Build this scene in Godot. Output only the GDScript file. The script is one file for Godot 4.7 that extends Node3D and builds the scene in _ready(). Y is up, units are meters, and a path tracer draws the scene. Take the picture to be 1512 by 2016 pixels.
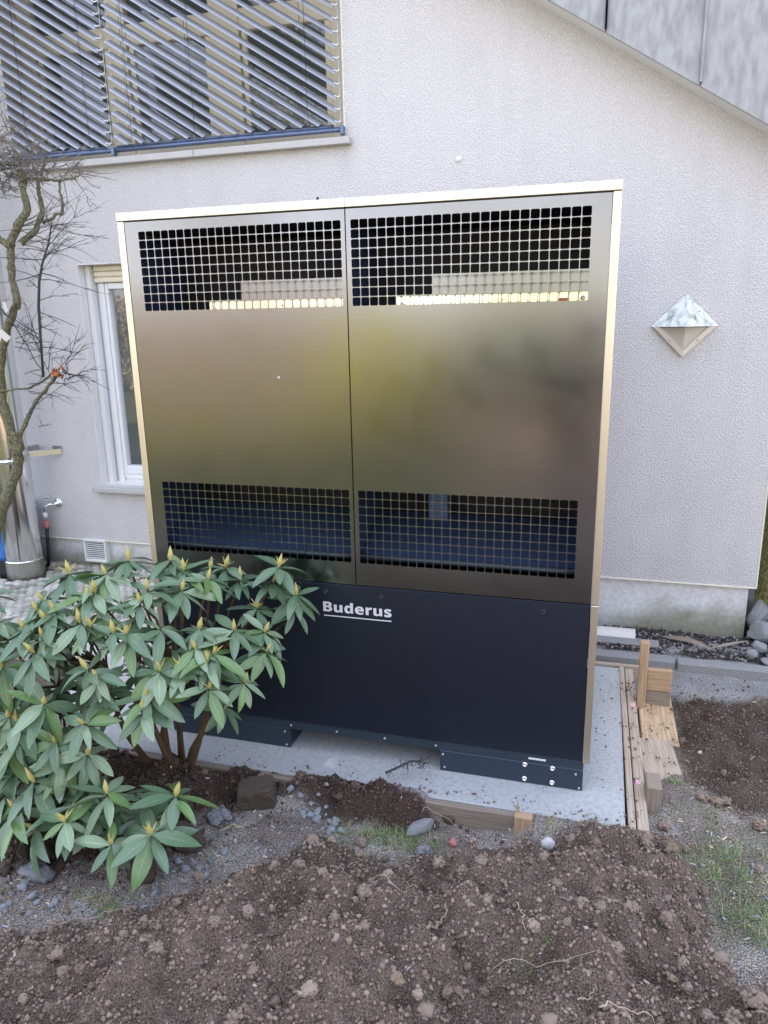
extends Node3D
# A heat pump cabinet on a fresh concrete slab before the gable wall of a house.
# World: x along the wall (to the right), y up, z away from the wall; y = 0 is the top of the slab, z = 0 the cabinet's front.

var rng := RandomNumberGenerator.new()
var taken := {}
var noise_a := FastNoiseLite.new()
var noise_b := FastNoiseLite.new()
var noise_c := FastNoiseLite.new()
var M := {}
var house: Node3D

const WALL := -1.6

# ---------------------------------------------------------------- helpers
func numbered(called: String) -> String:
	if not taken.has(called):
		taken[called] = 0
		return called
	taken[called] += 1
	return "%s_%03d" % [called, taken[called]]

func tag(o: Node, label := "", category := "", group := "", kind := "") -> Node:
	if label: o.set_meta("label", label)
	if category: o.set_meta("category", category)
	if group: o.set_meta("group", group)
	if kind: o.set_meta("kind", kind)
	return o

func thing(called: String, label: String, category: String, at := Vector3.ZERO, group := "") -> Node3D:
	var o := Node3D.new()
	o.name = numbered(called)
	add_child(o)
	o.position = at
	tag(o, label, category, group)
	return o

func put(called: String, mesh: Mesh, mat: Material, parent: Node = self, at := Vector3.ZERO) -> MeshInstance3D:
	var o := MeshInstance3D.new()
	o.mesh = mesh
	if mat: o.material_override = mat
	o.name = numbered(called) if parent == self else called
	parent.add_child(o, true)
	o.position = at
	return o

func begin(smooth := false) -> SurfaceTool:
	var st := SurfaceTool.new()
	st.begin(Mesh.PRIMITIVE_TRIANGLES)
	st.set_smooth_group(0 if smooth else -1)
	return st

func done(st: SurfaceTool) -> ArrayMesh:
	st.generate_normals()
	return st.commit()

func obj(called: String, st: SurfaceTool, mat: Material, parent: Node = self, at := Vector3.ZERO) -> MeshInstance3D:
	return put(called, done(st), mat, parent, at)

# a convex flat polygon, turned so that it faces away from ctr
func poly(st: SurfaceTool, p: Array, ctr: Vector3) -> void:
	var n: Vector3 = (p[1] - p[0]).cross(p[2] - p[0])
	var mid := Vector3.ZERO
	for v in p: mid += v
	mid /= p.size()
	var flip: bool = n.dot(mid - ctr) > 0.0
	for i in range(1, p.size() - 1):
		st.add_vertex(p[0])
		st.add_vertex(p[i + 1] if flip else p[i])
		st.add_vertex(p[i] if flip else p[i + 1])

func box(st: SurfaceTool, c: Vector3, s: Vector3, b := 0.0, rot := Basis()) -> void:
	var h := s * 0.5
	b = minf(b, minf(h.x, minf(h.y, h.z)) * 0.9)
	var v := {}
	for sx in [-1, 1]:
		for sy in [-1, 1]:
			for sz in [-1, 1]:
				var k := Vector3i(sx, sy, sz)
				v[k] = [c + rot * Vector3(sx * h.x, sy * (h.y - b), sz * (h.z - b)), c + rot * Vector3(sx * (h.x - b), sy * h.y, sz * (h.z - b)), c + rot * Vector3(sx * (h.x - b), sy * (h.y - b), sz * h.z)]
				if b > 0.0: poly(st, v[k], c)
	for a in 3:
		var u := (a + 1) % 3
		var w := (a + 2) % 3
		for s1 in [-1, 1]:
			var q := []
			for t in [[-1, -1], [1, -1], [1, 1], [-1, 1]]:
				var k := Vector3i.ZERO
				k[a] = s1; k[u] = t[0]; k[w] = t[1]
				q.append(v[k][a])
			poly(st, q, c)
			if b > 0.0:
				for s2 in [-1, 1]:
					var k1 := Vector3i.ZERO
					k1[a] = s1; k1[u] = s2; k1[w] = -1
					var k2 := k1
					k2[w] = 1
					poly(st, [v[k1][a], v[k2][a], v[k2][u], v[k1][u]], c)

# box given by its two corners
func bx(st: SurfaceTool, a: Vector3, z: Vector3, b := 0.0) -> void:
	box(st, (a + z) * 0.5, (z - a).abs(), b)

func boxed(called: String, a: Vector3, z: Vector3, mat: Material, parent: Node = self, b := 0.0015) -> MeshInstance3D:
	var st := begin()
	var c := (a + z) * 0.5
	box(st, Vector3.ZERO, (z - a).abs(), b)
	return obj(called, st, mat, parent, c)

func tube(st: SurfaceTool, pts: Array, radii: Array, sides := 8, capped := true) -> void:
	var n := pts.size()
	var side := Vector3.ZERO
	var rings := []
	for i in n:
		var d: Vector3 = (pts[mini(i + 1, n - 1)] - pts[maxi(i - 1, 0)]).normalized()
		if i == 0:
			side = d.cross(Vector3(0.31, 0.2, 0.93)).normalized()
			if side.length() < 0.5: side = d.cross(Vector3.RIGHT).normalized()
		side = (side - d * side.dot(d)).normalized()
		var up := d.cross(side)
		var ring := []
		var r: float = radii[mini(i, radii.size() - 1)]
		for k in sides:
			var a := TAU * k / sides
			ring.append(pts[i] + (side * cos(a) + up * sin(a)) * r)
		rings.append(ring)
	for i in n - 1:
		for k in sides:
			var k2 := (k + 1) % sides
			for v in [rings[i][k], rings[i][k2], rings[i + 1][k2], rings[i][k], rings[i + 1][k2], rings[i + 1][k]]:
				st.add_vertex(v)
	if capped:
		for k in range(1, sides - 1):
			for v in [rings[0][0], rings[0][k + 1], rings[0][k]]: st.add_vertex(v)
			for v in [rings[n - 1][0], rings[n - 1][k], rings[n - 1][k + 1]]: st.add_vertex(v)

# profile of (radius, height) round the y axis
func lathe(st: SurfaceTool, prof: Array, seg := 16, xf := Transform3D()) -> void:
	for i in prof.size() - 1:
		for k in seg:
			var a0 := TAU * k / seg
			var a1 := TAU * (k + 1) / seg
			var p: Array = []
			for q in [[prof[i], a0], [prof[i + 1], a0], [prof[i + 1], a1], [prof[i], a1]]:
				p.append(xf * Vector3(q[0].x * cos(q[1]), q[0].y, q[0].x * sin(q[1])))
			for j in [0, 2, 1, 0, 3, 2]: st.add_vertex(p[j])

# outline in (x, y), drawn out from z0 to z1
func prism(st: SurfaceTool, p: PackedVector2Array, z0: float, z1: float) -> void:
	var idx := Geometry2D.triangulate_polygon(p)
	var cw := Geometry2D.is_polygon_clockwise(p)
	for i in range(0, idx.size(), 3):
		var a := p[idx[i]]; var b := p[idx[i + 1]]; var c := p[idx[i + 2]]
		var turned := (b - a).cross(c - a) > 0.0
		if turned:
			var t := b; b = c; c = t
		for v in [a, b, c]: st.add_vertex(Vector3(v.x, v.y, z1))
		for v in [a, c, b]: st.add_vertex(Vector3(v.x, v.y, z0))
	for i in p.size():
		var a := p[i]; var b := p[(i + 1) % p.size()]
		if cw == ((Vector2(0, 0)).x == 0.0):  # is_polygon_clockwise is told for y down
			pass
		var q := [Vector3(a.x, a.y, z0), Vector3(b.x, b.y, z0), Vector3(b.x, b.y, z1), Vector3(a.x, a.y, z1)]
		var area := 0.0
		for k in p.size(): area += p[k].cross(p[(k + 1) % p.size()])
		var o := [0, 2, 1, 0, 3, 2] if area > 0.0 else [0, 1, 2, 0, 2, 3]
		for k in o: st.add_vertex(q[k])

func col(r: float, g: float, b: float) -> Color:
	return Color(r, g, b).linear_to_srgb()

func mat(key: String, c: Color, rough := 0.6, metal := 0.0) -> StandardMaterial3D:
	var m := StandardMaterial3D.new()
	m.resource_name = key
	m.albedo_color = c
	m.roughness = rough
	m.metallic = metal
	M[key] = m
	return m

func noise_tex(size: int, freq: float, octaves: int, ramp: Array, kind := FastNoiseLite.TYPE_SIMPLEX_SMOOTH, sd := 1) -> NoiseTexture2D:
	var n := FastNoiseLite.new()
	n.seed = sd
	n.noise_type = kind
	n.frequency = freq
	n.fractal_octaves = octaves
	var t := NoiseTexture2D.new()
	t.width = size; t.height = size
	t.seamless = true
	t.noise = n
	var g := Gradient.new()
	g.offsets = PackedFloat32Array(range(ramp.size()).map(func(i): return ramp[i][0]))
	g.colors = PackedColorArray(range(ramp.size()).map(func(i): return ramp[i][1]))
	t.color_ramp = g
	return t

func gray(v: float) -> Color:
	return Color(v, v, v)

func tri(m: StandardMaterial3D, scale: Vector3, world := true) -> StandardMaterial3D:
	m.uv1_triplanar = true
	m.uv1_world_triplanar = world
	m.uv1_scale = scale
	return m

func relief(m: StandardMaterial3D, t: Texture2D, cm: float) -> StandardMaterial3D:
	m.heightmap_enabled = true
	m.heightmap_texture = t
	m.heightmap_scale = cm
	return m

func smooth(a: float, b: float, v: float) -> float:
	return smoothstep(a, b, v)

# ---------------------------------------------------------------- materials
func materials() -> void:
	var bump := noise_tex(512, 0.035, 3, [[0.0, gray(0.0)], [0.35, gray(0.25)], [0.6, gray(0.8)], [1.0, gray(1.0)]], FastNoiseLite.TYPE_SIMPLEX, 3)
	var fine := noise_tex(512, 0.02, 5, [[0.0, gray(0.72)], [0.5, gray(0.9)], [1.0, gray(1.0)]], FastNoiseLite.TYPE_SIMPLEX_SMOOTH, 5)
	var grit := noise_tex(512, 0.12, 2, [[0.0, gray(0.3)], [0.45, gray(0.85)], [1.0, gray(1.0)]], FastNoiseLite.TYPE_SIMPLEX, 8)
	var fleck := noise_tex(512, 0.14, 2, [[0.0, gray(0.25)], [0.32, gray(0.55)], [0.42, gray(0.95)], [1.0, gray(1.0)]], FastNoiseLite.TYPE_SIMPLEX, 9)
	var wood := noise_tex(512, 0.03, 4, [[0.0, Color(0.74, 0.66, 0.58)], [0.4, Color(0.88, 0.82, 0.75)], [0.6, Color(0.93, 0.87, 0.8)], [1.0, Color(1, 0.97, 0.92)]], FastNoiseLite.TYPE_SIMPLEX_SMOOTH, 11)
	var zinc := noise_tex(512, 0.012, 6, [[0.0, gray(0.80)], [0.4, gray(0.90)], [0.6, gray(0.94)], [1.0, gray(1.0)]], FastNoiseLite.TYPE_SIMPLEX, 21)
	var bark := noise_tex(512, 0.03, 5, [[0.0, Color(0.35, 0.33, 0.28)], [0.45, Color(0.7, 0.68, 0.6)], [0.62, Color(0.85, 0.88, 0.7)], [1.0, Color(1, 1, 0.95)]], FastNoiseLite.TYPE_SIMPLEX, 23)
	var soil := noise_tex(512, 0.06, 5, [[0.0, gray(0.35)], [0.5, gray(0.8)], [1.0, gray(1.0)]], FastNoiseLite.TYPE_SIMPLEX, 25)
	var pit_shade := noise_tex(512, 0.035, 3, [[0.0, gray(0.90)], [0.3, gray(0.95)], [0.6, gray(1.0)], [1.0, gray(1.0)]], FastNoiseLite.TYPE_SIMPLEX, 3)  # same noise as bump: shade in the grain's hollows painted into the colour
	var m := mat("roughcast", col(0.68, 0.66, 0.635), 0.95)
	m.albedo_texture = pit_shade
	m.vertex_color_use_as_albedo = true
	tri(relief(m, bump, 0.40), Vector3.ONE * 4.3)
	m = mat("reveal", col(0.74, 0.72, 0.69), 0.9)
	tri(relief(m, bump, 0.2), Vector3.ONE * 2.0)
	m = mat("plinth", col(1, 1, 1), 0.9)
	m.vertex_color_use_as_albedo = true
	m.albedo_texture = noise_tex(256, 0.05, 4, [[0.0, gray(0.88)], [1.0, gray(1.0)]], FastNoiseLite.TYPE_SIMPLEX, 35)
	tri(relief(m, grit, 0.08), Vector3.ONE * 2.0)
	m = mat("concrete", col(0.43, 0.435, 0.42), 0.85)
	m.albedo_texture = noise_tex(1024, 0.03, 6, [[0.0, gray(0.80)], [0.3, gray(0.93)], [0.6, gray(0.96)], [1.0, gray(1.0)]], FastNoiseLite.TYPE_SIMPLEX, 31)
	tri(relief(m, grit, 0.12), Vector3.ONE * 1.1)
	m = mat("kerb_concrete", col(0.4, 0.39, 0.37), 0.9)
	m.albedo_texture = grit
	tri(relief(m, grit, 0.3), Vector3.ONE * 3.0)
	m = mat("granite", col(0.66, 0.64, 0.6), 0.6)
	m.albedo_texture = fleck
	tri(m, Vector3.ONE * 5.0)
	m = mat("zinc", col(0.38, 0.385, 0.38), 0.5, 0.25)
	m.albedo_texture = zinc
	tri(relief(m, zinc, 0.04), Vector3(2.6, 1.0, 2.6))
	m = mat("roof_sheet", col(0.3, 0.31, 0.32), 0.6, 0.3)
	mat("door_metal", col(0.265, 0.265, 0.27), 0.19, 1.0)
	var dm: StandardMaterial3D = M.door_metal
	dm.roughness = 0.212
	dm.roughness_texture = noise_tex(512, 0.012, 6, [[0.0, gray(0.80)], [0.45, gray(0.92)], [1.0, gray(1.0)]], FastNoiseLite.TYPE_SIMPLEX, 61)
	tri(relief(dm, noise_tex(256, 0.008, 1, [[0.0, gray(0.0)], [1.0, gray(1.0)]], FastNoiseLite.TYPE_SIMPLEX_SMOOTH, 62), 0.02), Vector3.ONE * 0.8)
	mat("panel_metal", col(0.055, 0.065, 0.095), 0.4, 0.9)
	mat("base_metal", col(0.055, 0.075, 0.10), 0.5, 0.7)
	mat("champagne", col(0.82, 0.73, 0.56), 0.35, 0.9)
	mat("galvanised", col(0.86, 0.83, 0.76), 0.12, 1.0)
	mat("inner_black", col(0.012, 0.012, 0.014), 0.7, 0.0)
	mat("inner_blue", col(0.10, 0.15, 0.27), 0.35, 0.8)
	mat("steel", col(0.75, 0.75, 0.74), 0.13, 1.0)
	mat("steel_dull", col(0.5, 0.49, 0.46), 0.35, 1.0)
	mat("screw", col(0.6, 0.6, 0.58), 0.3, 1.0)
	mat("black_rubber", col(0.015, 0.015, 0.016), 0.55)
	mat("lettering", col(0.62, 0.61, 0.6), 0.5)
	mat("white_frame", col(0.78, 0.78, 0.77), 0.35)
	mat("warm_lit_cream", col(0.84, 0.78, 0.62), 0.4)  # window frames are white; warm bounce light is put into this cream colour
	mat("white_plastic", col(0.75, 0.75, 0.72), 0.5)
	mat("blind_slat", col(0.33, 0.35, 0.385), 0.4, 0.3)
	mat("blind_rail", col(0.12, 0.16, 0.26), 0.35, 0.5)
	mat("cord", col(0.02, 0.02, 0.025), 0.7)
	m = mat("pane", Color(0.9, 0.95, 0.95, 0.06), 0.02)
	m.transparency = BaseMaterial3D.TRANSPARENCY_ALPHA
	m.metallic_specular = 0.8
	mat("room", col(0.10, 0.095, 0.09), 0.9)
	m = mat("curtain", col(0.30, 0.36, 0.38), 0.9)
	m = mat("lamp_shade", col(0.74, 0.76, 0.73), 0.5)
	m.albedo_texture = noise_tex(256, 0.02, 5, [[0.0, Color(0.35, 0.42, 0.33)], [0.3, Color(0.72, 0.76, 0.7)], [0.45, gray(0.98)], [1.0, gray(1.0)]], FastNoiseLite.TYPE_SIMPLEX, 41)
	tri(m, Vector3(4, 2.2, 4))
	mat("lamp_frame", col(0.7, 0.66, 0.55), 0.5)
	m = mat("frosted", col(0.62, 0.58, 0.52), 0.45)
	for ax in ["x", "y", "z"]:
		var g := Vector3(11, 11, 11)
		g["xyz".find(ax)] = 0.22
		m = mat("timber_" + ax, col(0.50, 0.39, 0.27), 0.8)
		m.albedo_texture = wood
		tri(relief(m, wood, 0.15), g, false)
		m = mat("grey_timber_" + ax, col(0.30, 0.28, 0.255), 0.85)
		m.albedo_texture = wood
		tri(relief(m, wood, 0.2), g, false)
		m = mat("dusty_timber_" + ax, col(0.50, 0.465, 0.42), 0.85)
		m.albedo_texture = wood
		tri(relief(m, wood, 0.15), g, false)
	m = mat("plywood", col(0.60, 0.49, 0.35), 0.65)
	m.albedo_texture = wood
	tri(m, Vector3(5, 5, 0.25), false)
	m = mat("ground", Color.WHITE, 0.97)
	m.vertex_color_use_as_albedo = true
	m.albedo_texture = soil
	m.metallic_specular = 0.2
	tri(relief(m, soil, 1.3), Vector3.ONE * 3.7)
	m = mat("crumb", Color.WHITE, 0.97)
	m.vertex_color_use_as_albedo = true
	m.metallic_specular = 0.15
	m = mat("stone_blue", col(0.45, 0.475, 0.49), 0.8)
	m.albedo_texture = grit
	tri(relief(m, grit, 0.2), Vector3.ONE * 6.0, false)
	m = mat("stone_grey", col(0.42, 0.42, 0.41), 0.8)
	m.albedo_texture = grit
	tri(relief(m, grit, 0.25), Vector3.ONE * 5.0, false)
	m = mat("stone_brown", col(0.24, 0.175, 0.125), 0.95)
	m.albedo_texture = soil
	tri(relief(m, soil, 0.6), Vector3.ONE * 5.0, false)
	mat("stone_red", col(0.42, 0.16, 0.15), 0.85)
	m = mat("bark", col(0.26, 0.24, 0.195), 0.95)
	m.albedo_texture = bark
	tri(relief(m, bark, 0.4), Vector3(5, 2.5, 5))
	m = mat("moss_post", col(0.36, 0.33, 0.17), 0.95)
	m.albedo_texture = bark
	tri(relief(m, bark, 0.5), Vector3(3, 2, 3))
	mat("twig", col(0.19, 0.17, 0.145), 0.9)
	mat("twig_dark", col(0.05, 0.045, 0.045), 0.9)
	m = mat("shrub_stem", col(0.17, 0.10, 0.055), 0.9)
	m.albedo_texture = bark
	tri(relief(m, bark, 0.3), Vector3.ONE * 8.0)
	mat("bud", col(0.47, 0.40, 0.13), 0.6)
	mat("dry_leaf", col(0.5, 0.16, 0.05), 0.8)
	m = mat("paving", Color.WHITE, 0.9)
	m.vertex_color_use_as_albedo = true
	mat("blue_plastic", col(0.05, 0.20, 0.55), 0.4)
	mat("black_plastic", col(0.012, 0.012, 0.013), 0.6)
	m = mat("film", Color(0.85, 0.85, 0.87, 0.25), 0.2)
	m.transparency = BaseMaterial3D.TRANSPARENCY_ALPHA
	mat("root", col(0.30, 0.22, 0.14), 0.9)
	mat("root_pale", col(0.42, 0.33, 0.22), 0.9)
	var leaf := leaf_texture()
	var tints := [col(0.56, 0.67, 0.53), col(1.02, 1.04, 0.88), col(0.66, 0.80, 0.40)]
	for i in 3:
		m = mat("leaf_%d" % i, tints[i], 0.30)
		m.albedo_texture = leaf
		m.backlight_enabled = true
		m.backlight = col(0.05, 0.08, 0.02)
	m = mat("grass", Color.WHITE, 0.7)
	m.vertex_color_use_as_albedo = true
	m.backlight_enabled = true
	m.backlight = col(0.06, 0.09, 0.02)

# green of a rhododendron leaf: midrib, side veins, paler rim, a few specks of mineral dust
func leaf_texture() -> ImageTexture:
	var im := Image.create(64, 192, false, Image.FORMAT_RGB8)
	var r := RandomNumberGenerator.new()
	r.seed = 5
	for y in 192:
		for x in 64:
			var u := absf(x / 63.0 - 0.5) * 2.0
			var v := y / 191.0
			var c := Color(0.185, 0.255, 0.175)
			var vein := absf(fposmod(v * 11.0 + u * 2.2, 1.0) - 0.5) * 2.0
			c = c.lerp(Color(0.16, 0.23, 0.16), smoothstep(0.75, 1.0, vein) * 0.5)
			c = c.lerp(Color(0.30, 0.37, 0.22), 1.0 - smoothstep(0.03, 0.085, u))
			c = c.lerp(Color(0.22, 0.30, 0.17), smoothstep(0.88, 1.0, u))
			c = c * (0.92 + 0.16 * r.randf())
			im.set_pixel(x, y, c.linear_to_srgb())
	for k in 26:
		var px := r.randi_range(4, 58)
		var py := r.randi_range(80, 185)
		var w := r.randi_range(1, 2)
		im.fill_rect(Rect2i(px, py, w, w + 1), Color(0.42, 0.45, 0.42).linear_to_srgb())
	return ImageTexture.create_from_image(im)

# ---------------------------------------------------------------- the cabinet
func lattice(nx: int, ny: int, pitch: float, bar: float, depth: float) -> ArrayMesh:
	var st := begin()
	var h := pitch * 0.5
	var a := h - bar * 0.5
	var r := 0.0045
	var ring: Array[Vector2] = []
	for q in 4:
		var s := Vector2([1, -1, -1, 1][q], [1, 1, -1, -1][q])
		for k in 3:
			var t := deg_to_rad(q * 90.0 + k * 45.0)
			ring.append(Vector2(s.x * (a - r), s.y * (a - r)) + Vector2(cos(t), sin(t)) * r)
	for iy in ny:
		for ix in nx:
			var c := Vector3((ix + 0.5) * pitch, (iy + 0.5) * pitch, 0)
			for q in 4:
				var s := Vector2([1, -1, -1, 1][q], [1, 1, -1, -1][q])
				var s2 := Vector2([-1, -1, 1, 1][q], [1, -1, -1, 1][q])
				var corner := c + Vector3(s.x * h, s.y * h, 0)
				var corner2 := c + Vector3(s2.x * h, s2.y * h, 0)
				var p: Array = []
				for k in 3: p.append(c + Vector3(ring[q * 3 + k].x, ring[q * 3 + k].y, 0))
				var nxt := c + Vector3(ring[(q * 3 + 3) % 12].x, ring[(q * 3 + 3) % 12].y, 0)
				for t in [[corner, p[1], p[0]], [corner, p[2], p[1]], [corner, nxt, p[2]], [corner, corner2, nxt]]:
					for v in t: st.add_vertex(v)
					st.add_vertex(t[0] - Vector3(0, 0, depth)); st.add_vertex(t[2] - Vector3(0, 0, depth)); st.add_vertex(t[1] - Vector3(0, 0, depth))
				var e: Array = [p[0], p[1], p[2], nxt]
				for k in 3:
					var b0: Vector3 = e[k] - Vector3(0, 0, depth)
					var b1: Vector3 = e[k + 1] - Vector3(0, 0, depth)
					for v in [e[k], e[k + 1], b1, e[k], b1, b0]: st.add_vertex(v)
	return done(st)

func screw(parent: Node, at: Vector3, r := 0.006, m := "screw", called := "screw") -> void:
	var st := begin(true)
	lathe(st, [Vector2(r, -0.001), Vector2(r, r * 0.35), Vector2(r * 0.75, r * 0.6), Vector2(r * 0.42, r * 0.62), Vector2(r * 0.40, r * 0.25), Vector2(0.0001, r * 0.25)], 14, Transform3D(Basis(Vector3.RIGHT, PI / 2), Vector3.ZERO))
	obj(called, st, M[m], parent, at)

func sheet(st: SurfaceTool, x0: float, x1: float, y0: float, y1: float, holes: Array, z: float, t: float, fold: float) -> void:
	# a sheet-metal face cut by full-width rows of holes, with folded edges
	var ys := [y0]
	for h in holes: ys.append_array([h.position.y, h.end.y])
	ys.append(y1)
	for i in range(0, ys.size(), 2):
		bx(st, Vector3(x0, ys[i], z - t), Vector3(x1, ys[i + 1], z), 0.0008 if holes.is_empty() else 0.0)
	for h in holes:
		bx(st, Vector3(x0, h.position.y, z - t), Vector3(h.position.x, h.end.y, z))
		bx(st, Vector3(h.end.x, h.position.y, z - t), Vector3(x1, h.end.y, z))
	bx(st, Vector3(x0, y0, z - fold), Vector3(x0 + t, y1, z - t)); bx(st, Vector3(x1 - t, y0, z - fold), Vector3(x1, y1, z - t))
	bx(st, Vector3(x0 + t, y0, z - fold), Vector3(x1 - t, y0 + t, z - t)); bx(st, Vector3(x0 + t, y1 - t, z - fold), Vector3(x1 - t, y1, z - t))

func cabinet() -> void:
	var t := thing("heat_pump_cabinet", "large dark grey heat pump cabinet with beige frame standing on the concrete slab", "heat pump")
	var grid := lattice(25, 9, 0.03106, 0.0028, 0.0015)
	var cols := [[-0.052, 0.7895, 0.0], [0.7935, 1.6415, 0.8085]]
	for i in 2:
		var c: Array = cols[i]
		var st := begin()
		var gx: float = c[2]
		sheet(st, c[0], c[1], 0.7395, 2.0600, [Rect2(gx, 0.826, 25 * 0.03106, 9 * 0.03106), Rect2(gx, 1.7478, 25 * 0.03106, 9 * 0.03106)], 0.0, 0.0015, 0.022)
		var d := obj("door_panel", st, M.door_metal, t)
		if i == 0:
			st = begin(true)
			lathe(st, [Vector2(0.0045, -0.0005), Vector2(0.0035, 0.0012), Vector2(0.0001, 0.0016)], 8, Transform3D(Basis(Vector3.RIGHT, PI / 2), Vector3.ZERO))
			obj("paint_speck", st, M.white_plastic, d, Vector3(0.522, 1.508, 0.0))
		for y in [0.826, 1.7478]:
			put("grille", grid, M.door_metal, d, Vector3(gx, y, 0))
	# lower front panel, rail and feet
	var st := begin()
	sheet(st, -0.052, 1.6400, 0.126, 0.7345, [], -0.001, 0.0015, 0.02)
	var lower := obj("lower_panel", st, M.panel_metal, t)
	boxed("base_rail", Vector3(-0.05, 0.089, -0.03), Vector3(1.642, 0.1245, -0.003), M.base_metal, t, 0.001)
	for f in [[-0.06, 0.484], [1.112, 1.647]]:
		st = begin()
		bx(st, Vector3(f[0], 0.002, -0.86), Vector3(f[1], 0.0885, -0.0025), 0.002)
		var foot := obj("foot", st, M.base_metal, t)
		if f[0] > 1.0:
			for q in [[1.115, 0.073], [1.122, 0.018], [1.613, 0.068], [1.627, 0.012]]: screw(foot, Vector3(q[0] + 0.008, q[1], -0.0025), 0.0045)
			for q in [[1.436, 0.086], [1.537, 0.086], [1.436, 0.026], [1.537, 0.026]]: screw(foot, Vector3(q[0], q[1] - 0.006, -0.0025), 0.0105, "galvanised", "bolt")
		else:
			for q in [[0.463, 0.074], [0.468, 0.014]]: screw(foot, Vector3(q[0], q[1], -0.0025), 0.0045)
	for x in [0.492, 0.69, 0.89, 1.095]: screw(t, Vector3(x, 0.106, -0.003), 0.0045)
	boxed("nameplate", Vector3(1.448, 0.1035, -0.004), Vector3(1.512, 0.1115, -0.0018), M.lettering, t, 0.0005)
	for q in [[0.667, 0.702], [0.888, 0.698], [1.483, 0.697]]:
		screw(lower, Vector3(q[0], q[1], -0.001), 0.0095, "black_rubber", "lock")
	# lettering
	var sys := SystemFont.new()
	sys.font_names = PackedStringArray(["Droid Sans"])
	sys.font_weight = 700
	var fnt := FontVariation.new()
	fnt.base_font = sys
	fnt.variation_embolden = 0.25
	var tm := TextMesh.new()
	tm.font = fnt
	tm.text = "Buderus"
	tm.font_size = 64
	tm.pixel_size = 0.001
	tm.depth = 0.001
	var box_ := tm.get_aabb()
	var word := put("lettering", tm, M.lettering, lower)
	var sc := Vector3(0.272 / box_.size.x, 0.0435 / box_.size.y, 1.0)
	word.scale = sc
	word.position = Vector3(0.6555, 0.6205, -0.0003) - Vector3(box_.position.x * sc.x, box_.position.y * sc.y, 0)
	boxed("underline", Vector3(0.657, 0.6035, -0.0009), Vector3(0.9275, 0.6072, 0.0004), M.lettering, lower, 0.0)
	# beige frame: top cap in two lengths, side panels in two lengths
	for q in [[-0.081, 0.7915], [0.7925, 1.669]]:
		boxed("top_cap", Vector3(q[0], 2.064, -0.96), Vector3(q[1], 2.0925, 0.006), M.champagne, t, 0.002)
	for s in [[-0.080, -0.0545], [1.6435, 1.668]]:
		boxed("side_panel", Vector3(s[0], 0.7375, -0.955), Vector3(s[1], 2.0625, 0.003), M.champagne, t, 0.0015)
		boxed("side_panel", Vector3(s[0], 0.119, -0.955), Vector3(s[1], 0.7345, 0.003), M.champagne, t, 0.0015)
	boxed("back_panel", Vector3(-0.052, 0.1, -0.957), Vector3(1.642, 2.06, -0.952), M.inner_black, t, 0.0)
	boxed("cap_pin", Vector3(0.684, 2.0925, -0.03), Vector3(0.692, 2.106, -0.022), M.black_rubber, t, 0.002)
	# inside: dark shell, evaporator face, rails and drip trays behind the grilles
	st = begin()
	bx(st, Vector3(-0.05, 2.03, -0.93), Vector3(1.64, 2.058, -0.03))
	bx(st, Vector3(-0.05, 0.13, -0.93), Vector3(1.64, 0.745, -0.03))
	bx(st, Vector3(-0.05, 0.75, -0.40), Vector3(1.64, 2.02, -0.38))
	obj("inner_shell", st, M.inner_black, t)
	for x in [[-0.05, -0.045], [0.787, 0.796], [1.635, 1.64]]:
		boxed("inner_divider", Vector3(x[0], 0.75, -0.375), Vector3(x[1], 2.02, -0.03), M.inner_blue, t, 0.0)
	for i in 2:
		var x0: float = [0.247, 0.955][i]
		var x1: float = [0.784, 1.632][i]
		boxed("cover_plate", Vector3(x0 + 0.12, 1.70, -0.065), Vector3(x1, 1.848, -0.055), M.door_metal, t, 0.001)
		var rail := boxed("inner_rail", Vector3(x0, 1.725, -0.052), Vector3(x1, 1.781, -0.035), M.galvanised, t, 0.001)
		screw(rail, Vector3(0.02 - (x1 - x0) * 0.5, 0.0, 0.0087), 0.007)
		if i == 1: screw(rail, Vector3((x1 - x0) * 0.5 - 0.065, 0.005, 0.0087), 0.008)
		if i == 1:
			st = begin()
			prism(st, PackedVector2Array([Vector2(-0.022, -0.014), Vector2(0.010, -0.014), Vector2(0.020, 0.002), Vector2(0.024, 0.012), Vector2(-0.008, 0.012)]), 0.0, 0.0008)
			obj("sticker", st, M.sticker, rail, Vector3((x1 - x0) * 0.5 - 0.13, -0.006, 0.0086))
		screw(rail, Vector3(0.02, 0.005, 0.0075), 0.0035, "black_rubber", "rivet")
		# sloping tray behind the lower grille and its round lip
		var y0 := 0.79
		st = begin()
		var a: float = [-0.04, 0.80][i]
		var b: float = [0.784, 1.632][i]
		poly(st, [Vector3(a, 0.832, -0.035), Vector3(b, 0.832, -0.035), Vector3(b, 0.955, -0.30), Vector3(a, 0.955, -0.30)], Vector3(0.8, 0, -0.2))
		obj("drip_tray", st, M.inner_blue, t)
		st = begin(true)
		tube(st, [Vector3(a, 0.842, -0.034), Vector3(b, 0.842, -0.034)], [0.011], 10)
		obj("tray_lip", st, M.base_metal, t)
	for x in [[1.01, 1.09], [1.575, 1.625]]:
		boxed("inner_upright", Vector3(x[0], 0.87, -0.29), Vector3(x[1], 1.09, -0.26), M.inner_blue, t, 0.004)

# ---------------------------------------------------------------- the house
const RIDGE := -5.0
func low(x: float) -> float:   # lower edge of the sloping cladding
	return 3.10 - 0.616 * (maxf(x, RIDGE) - 1.313) if x > RIDGE else 3.10 - 0.616 * (2.0 * RIDGE - x - 1.313)

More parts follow.
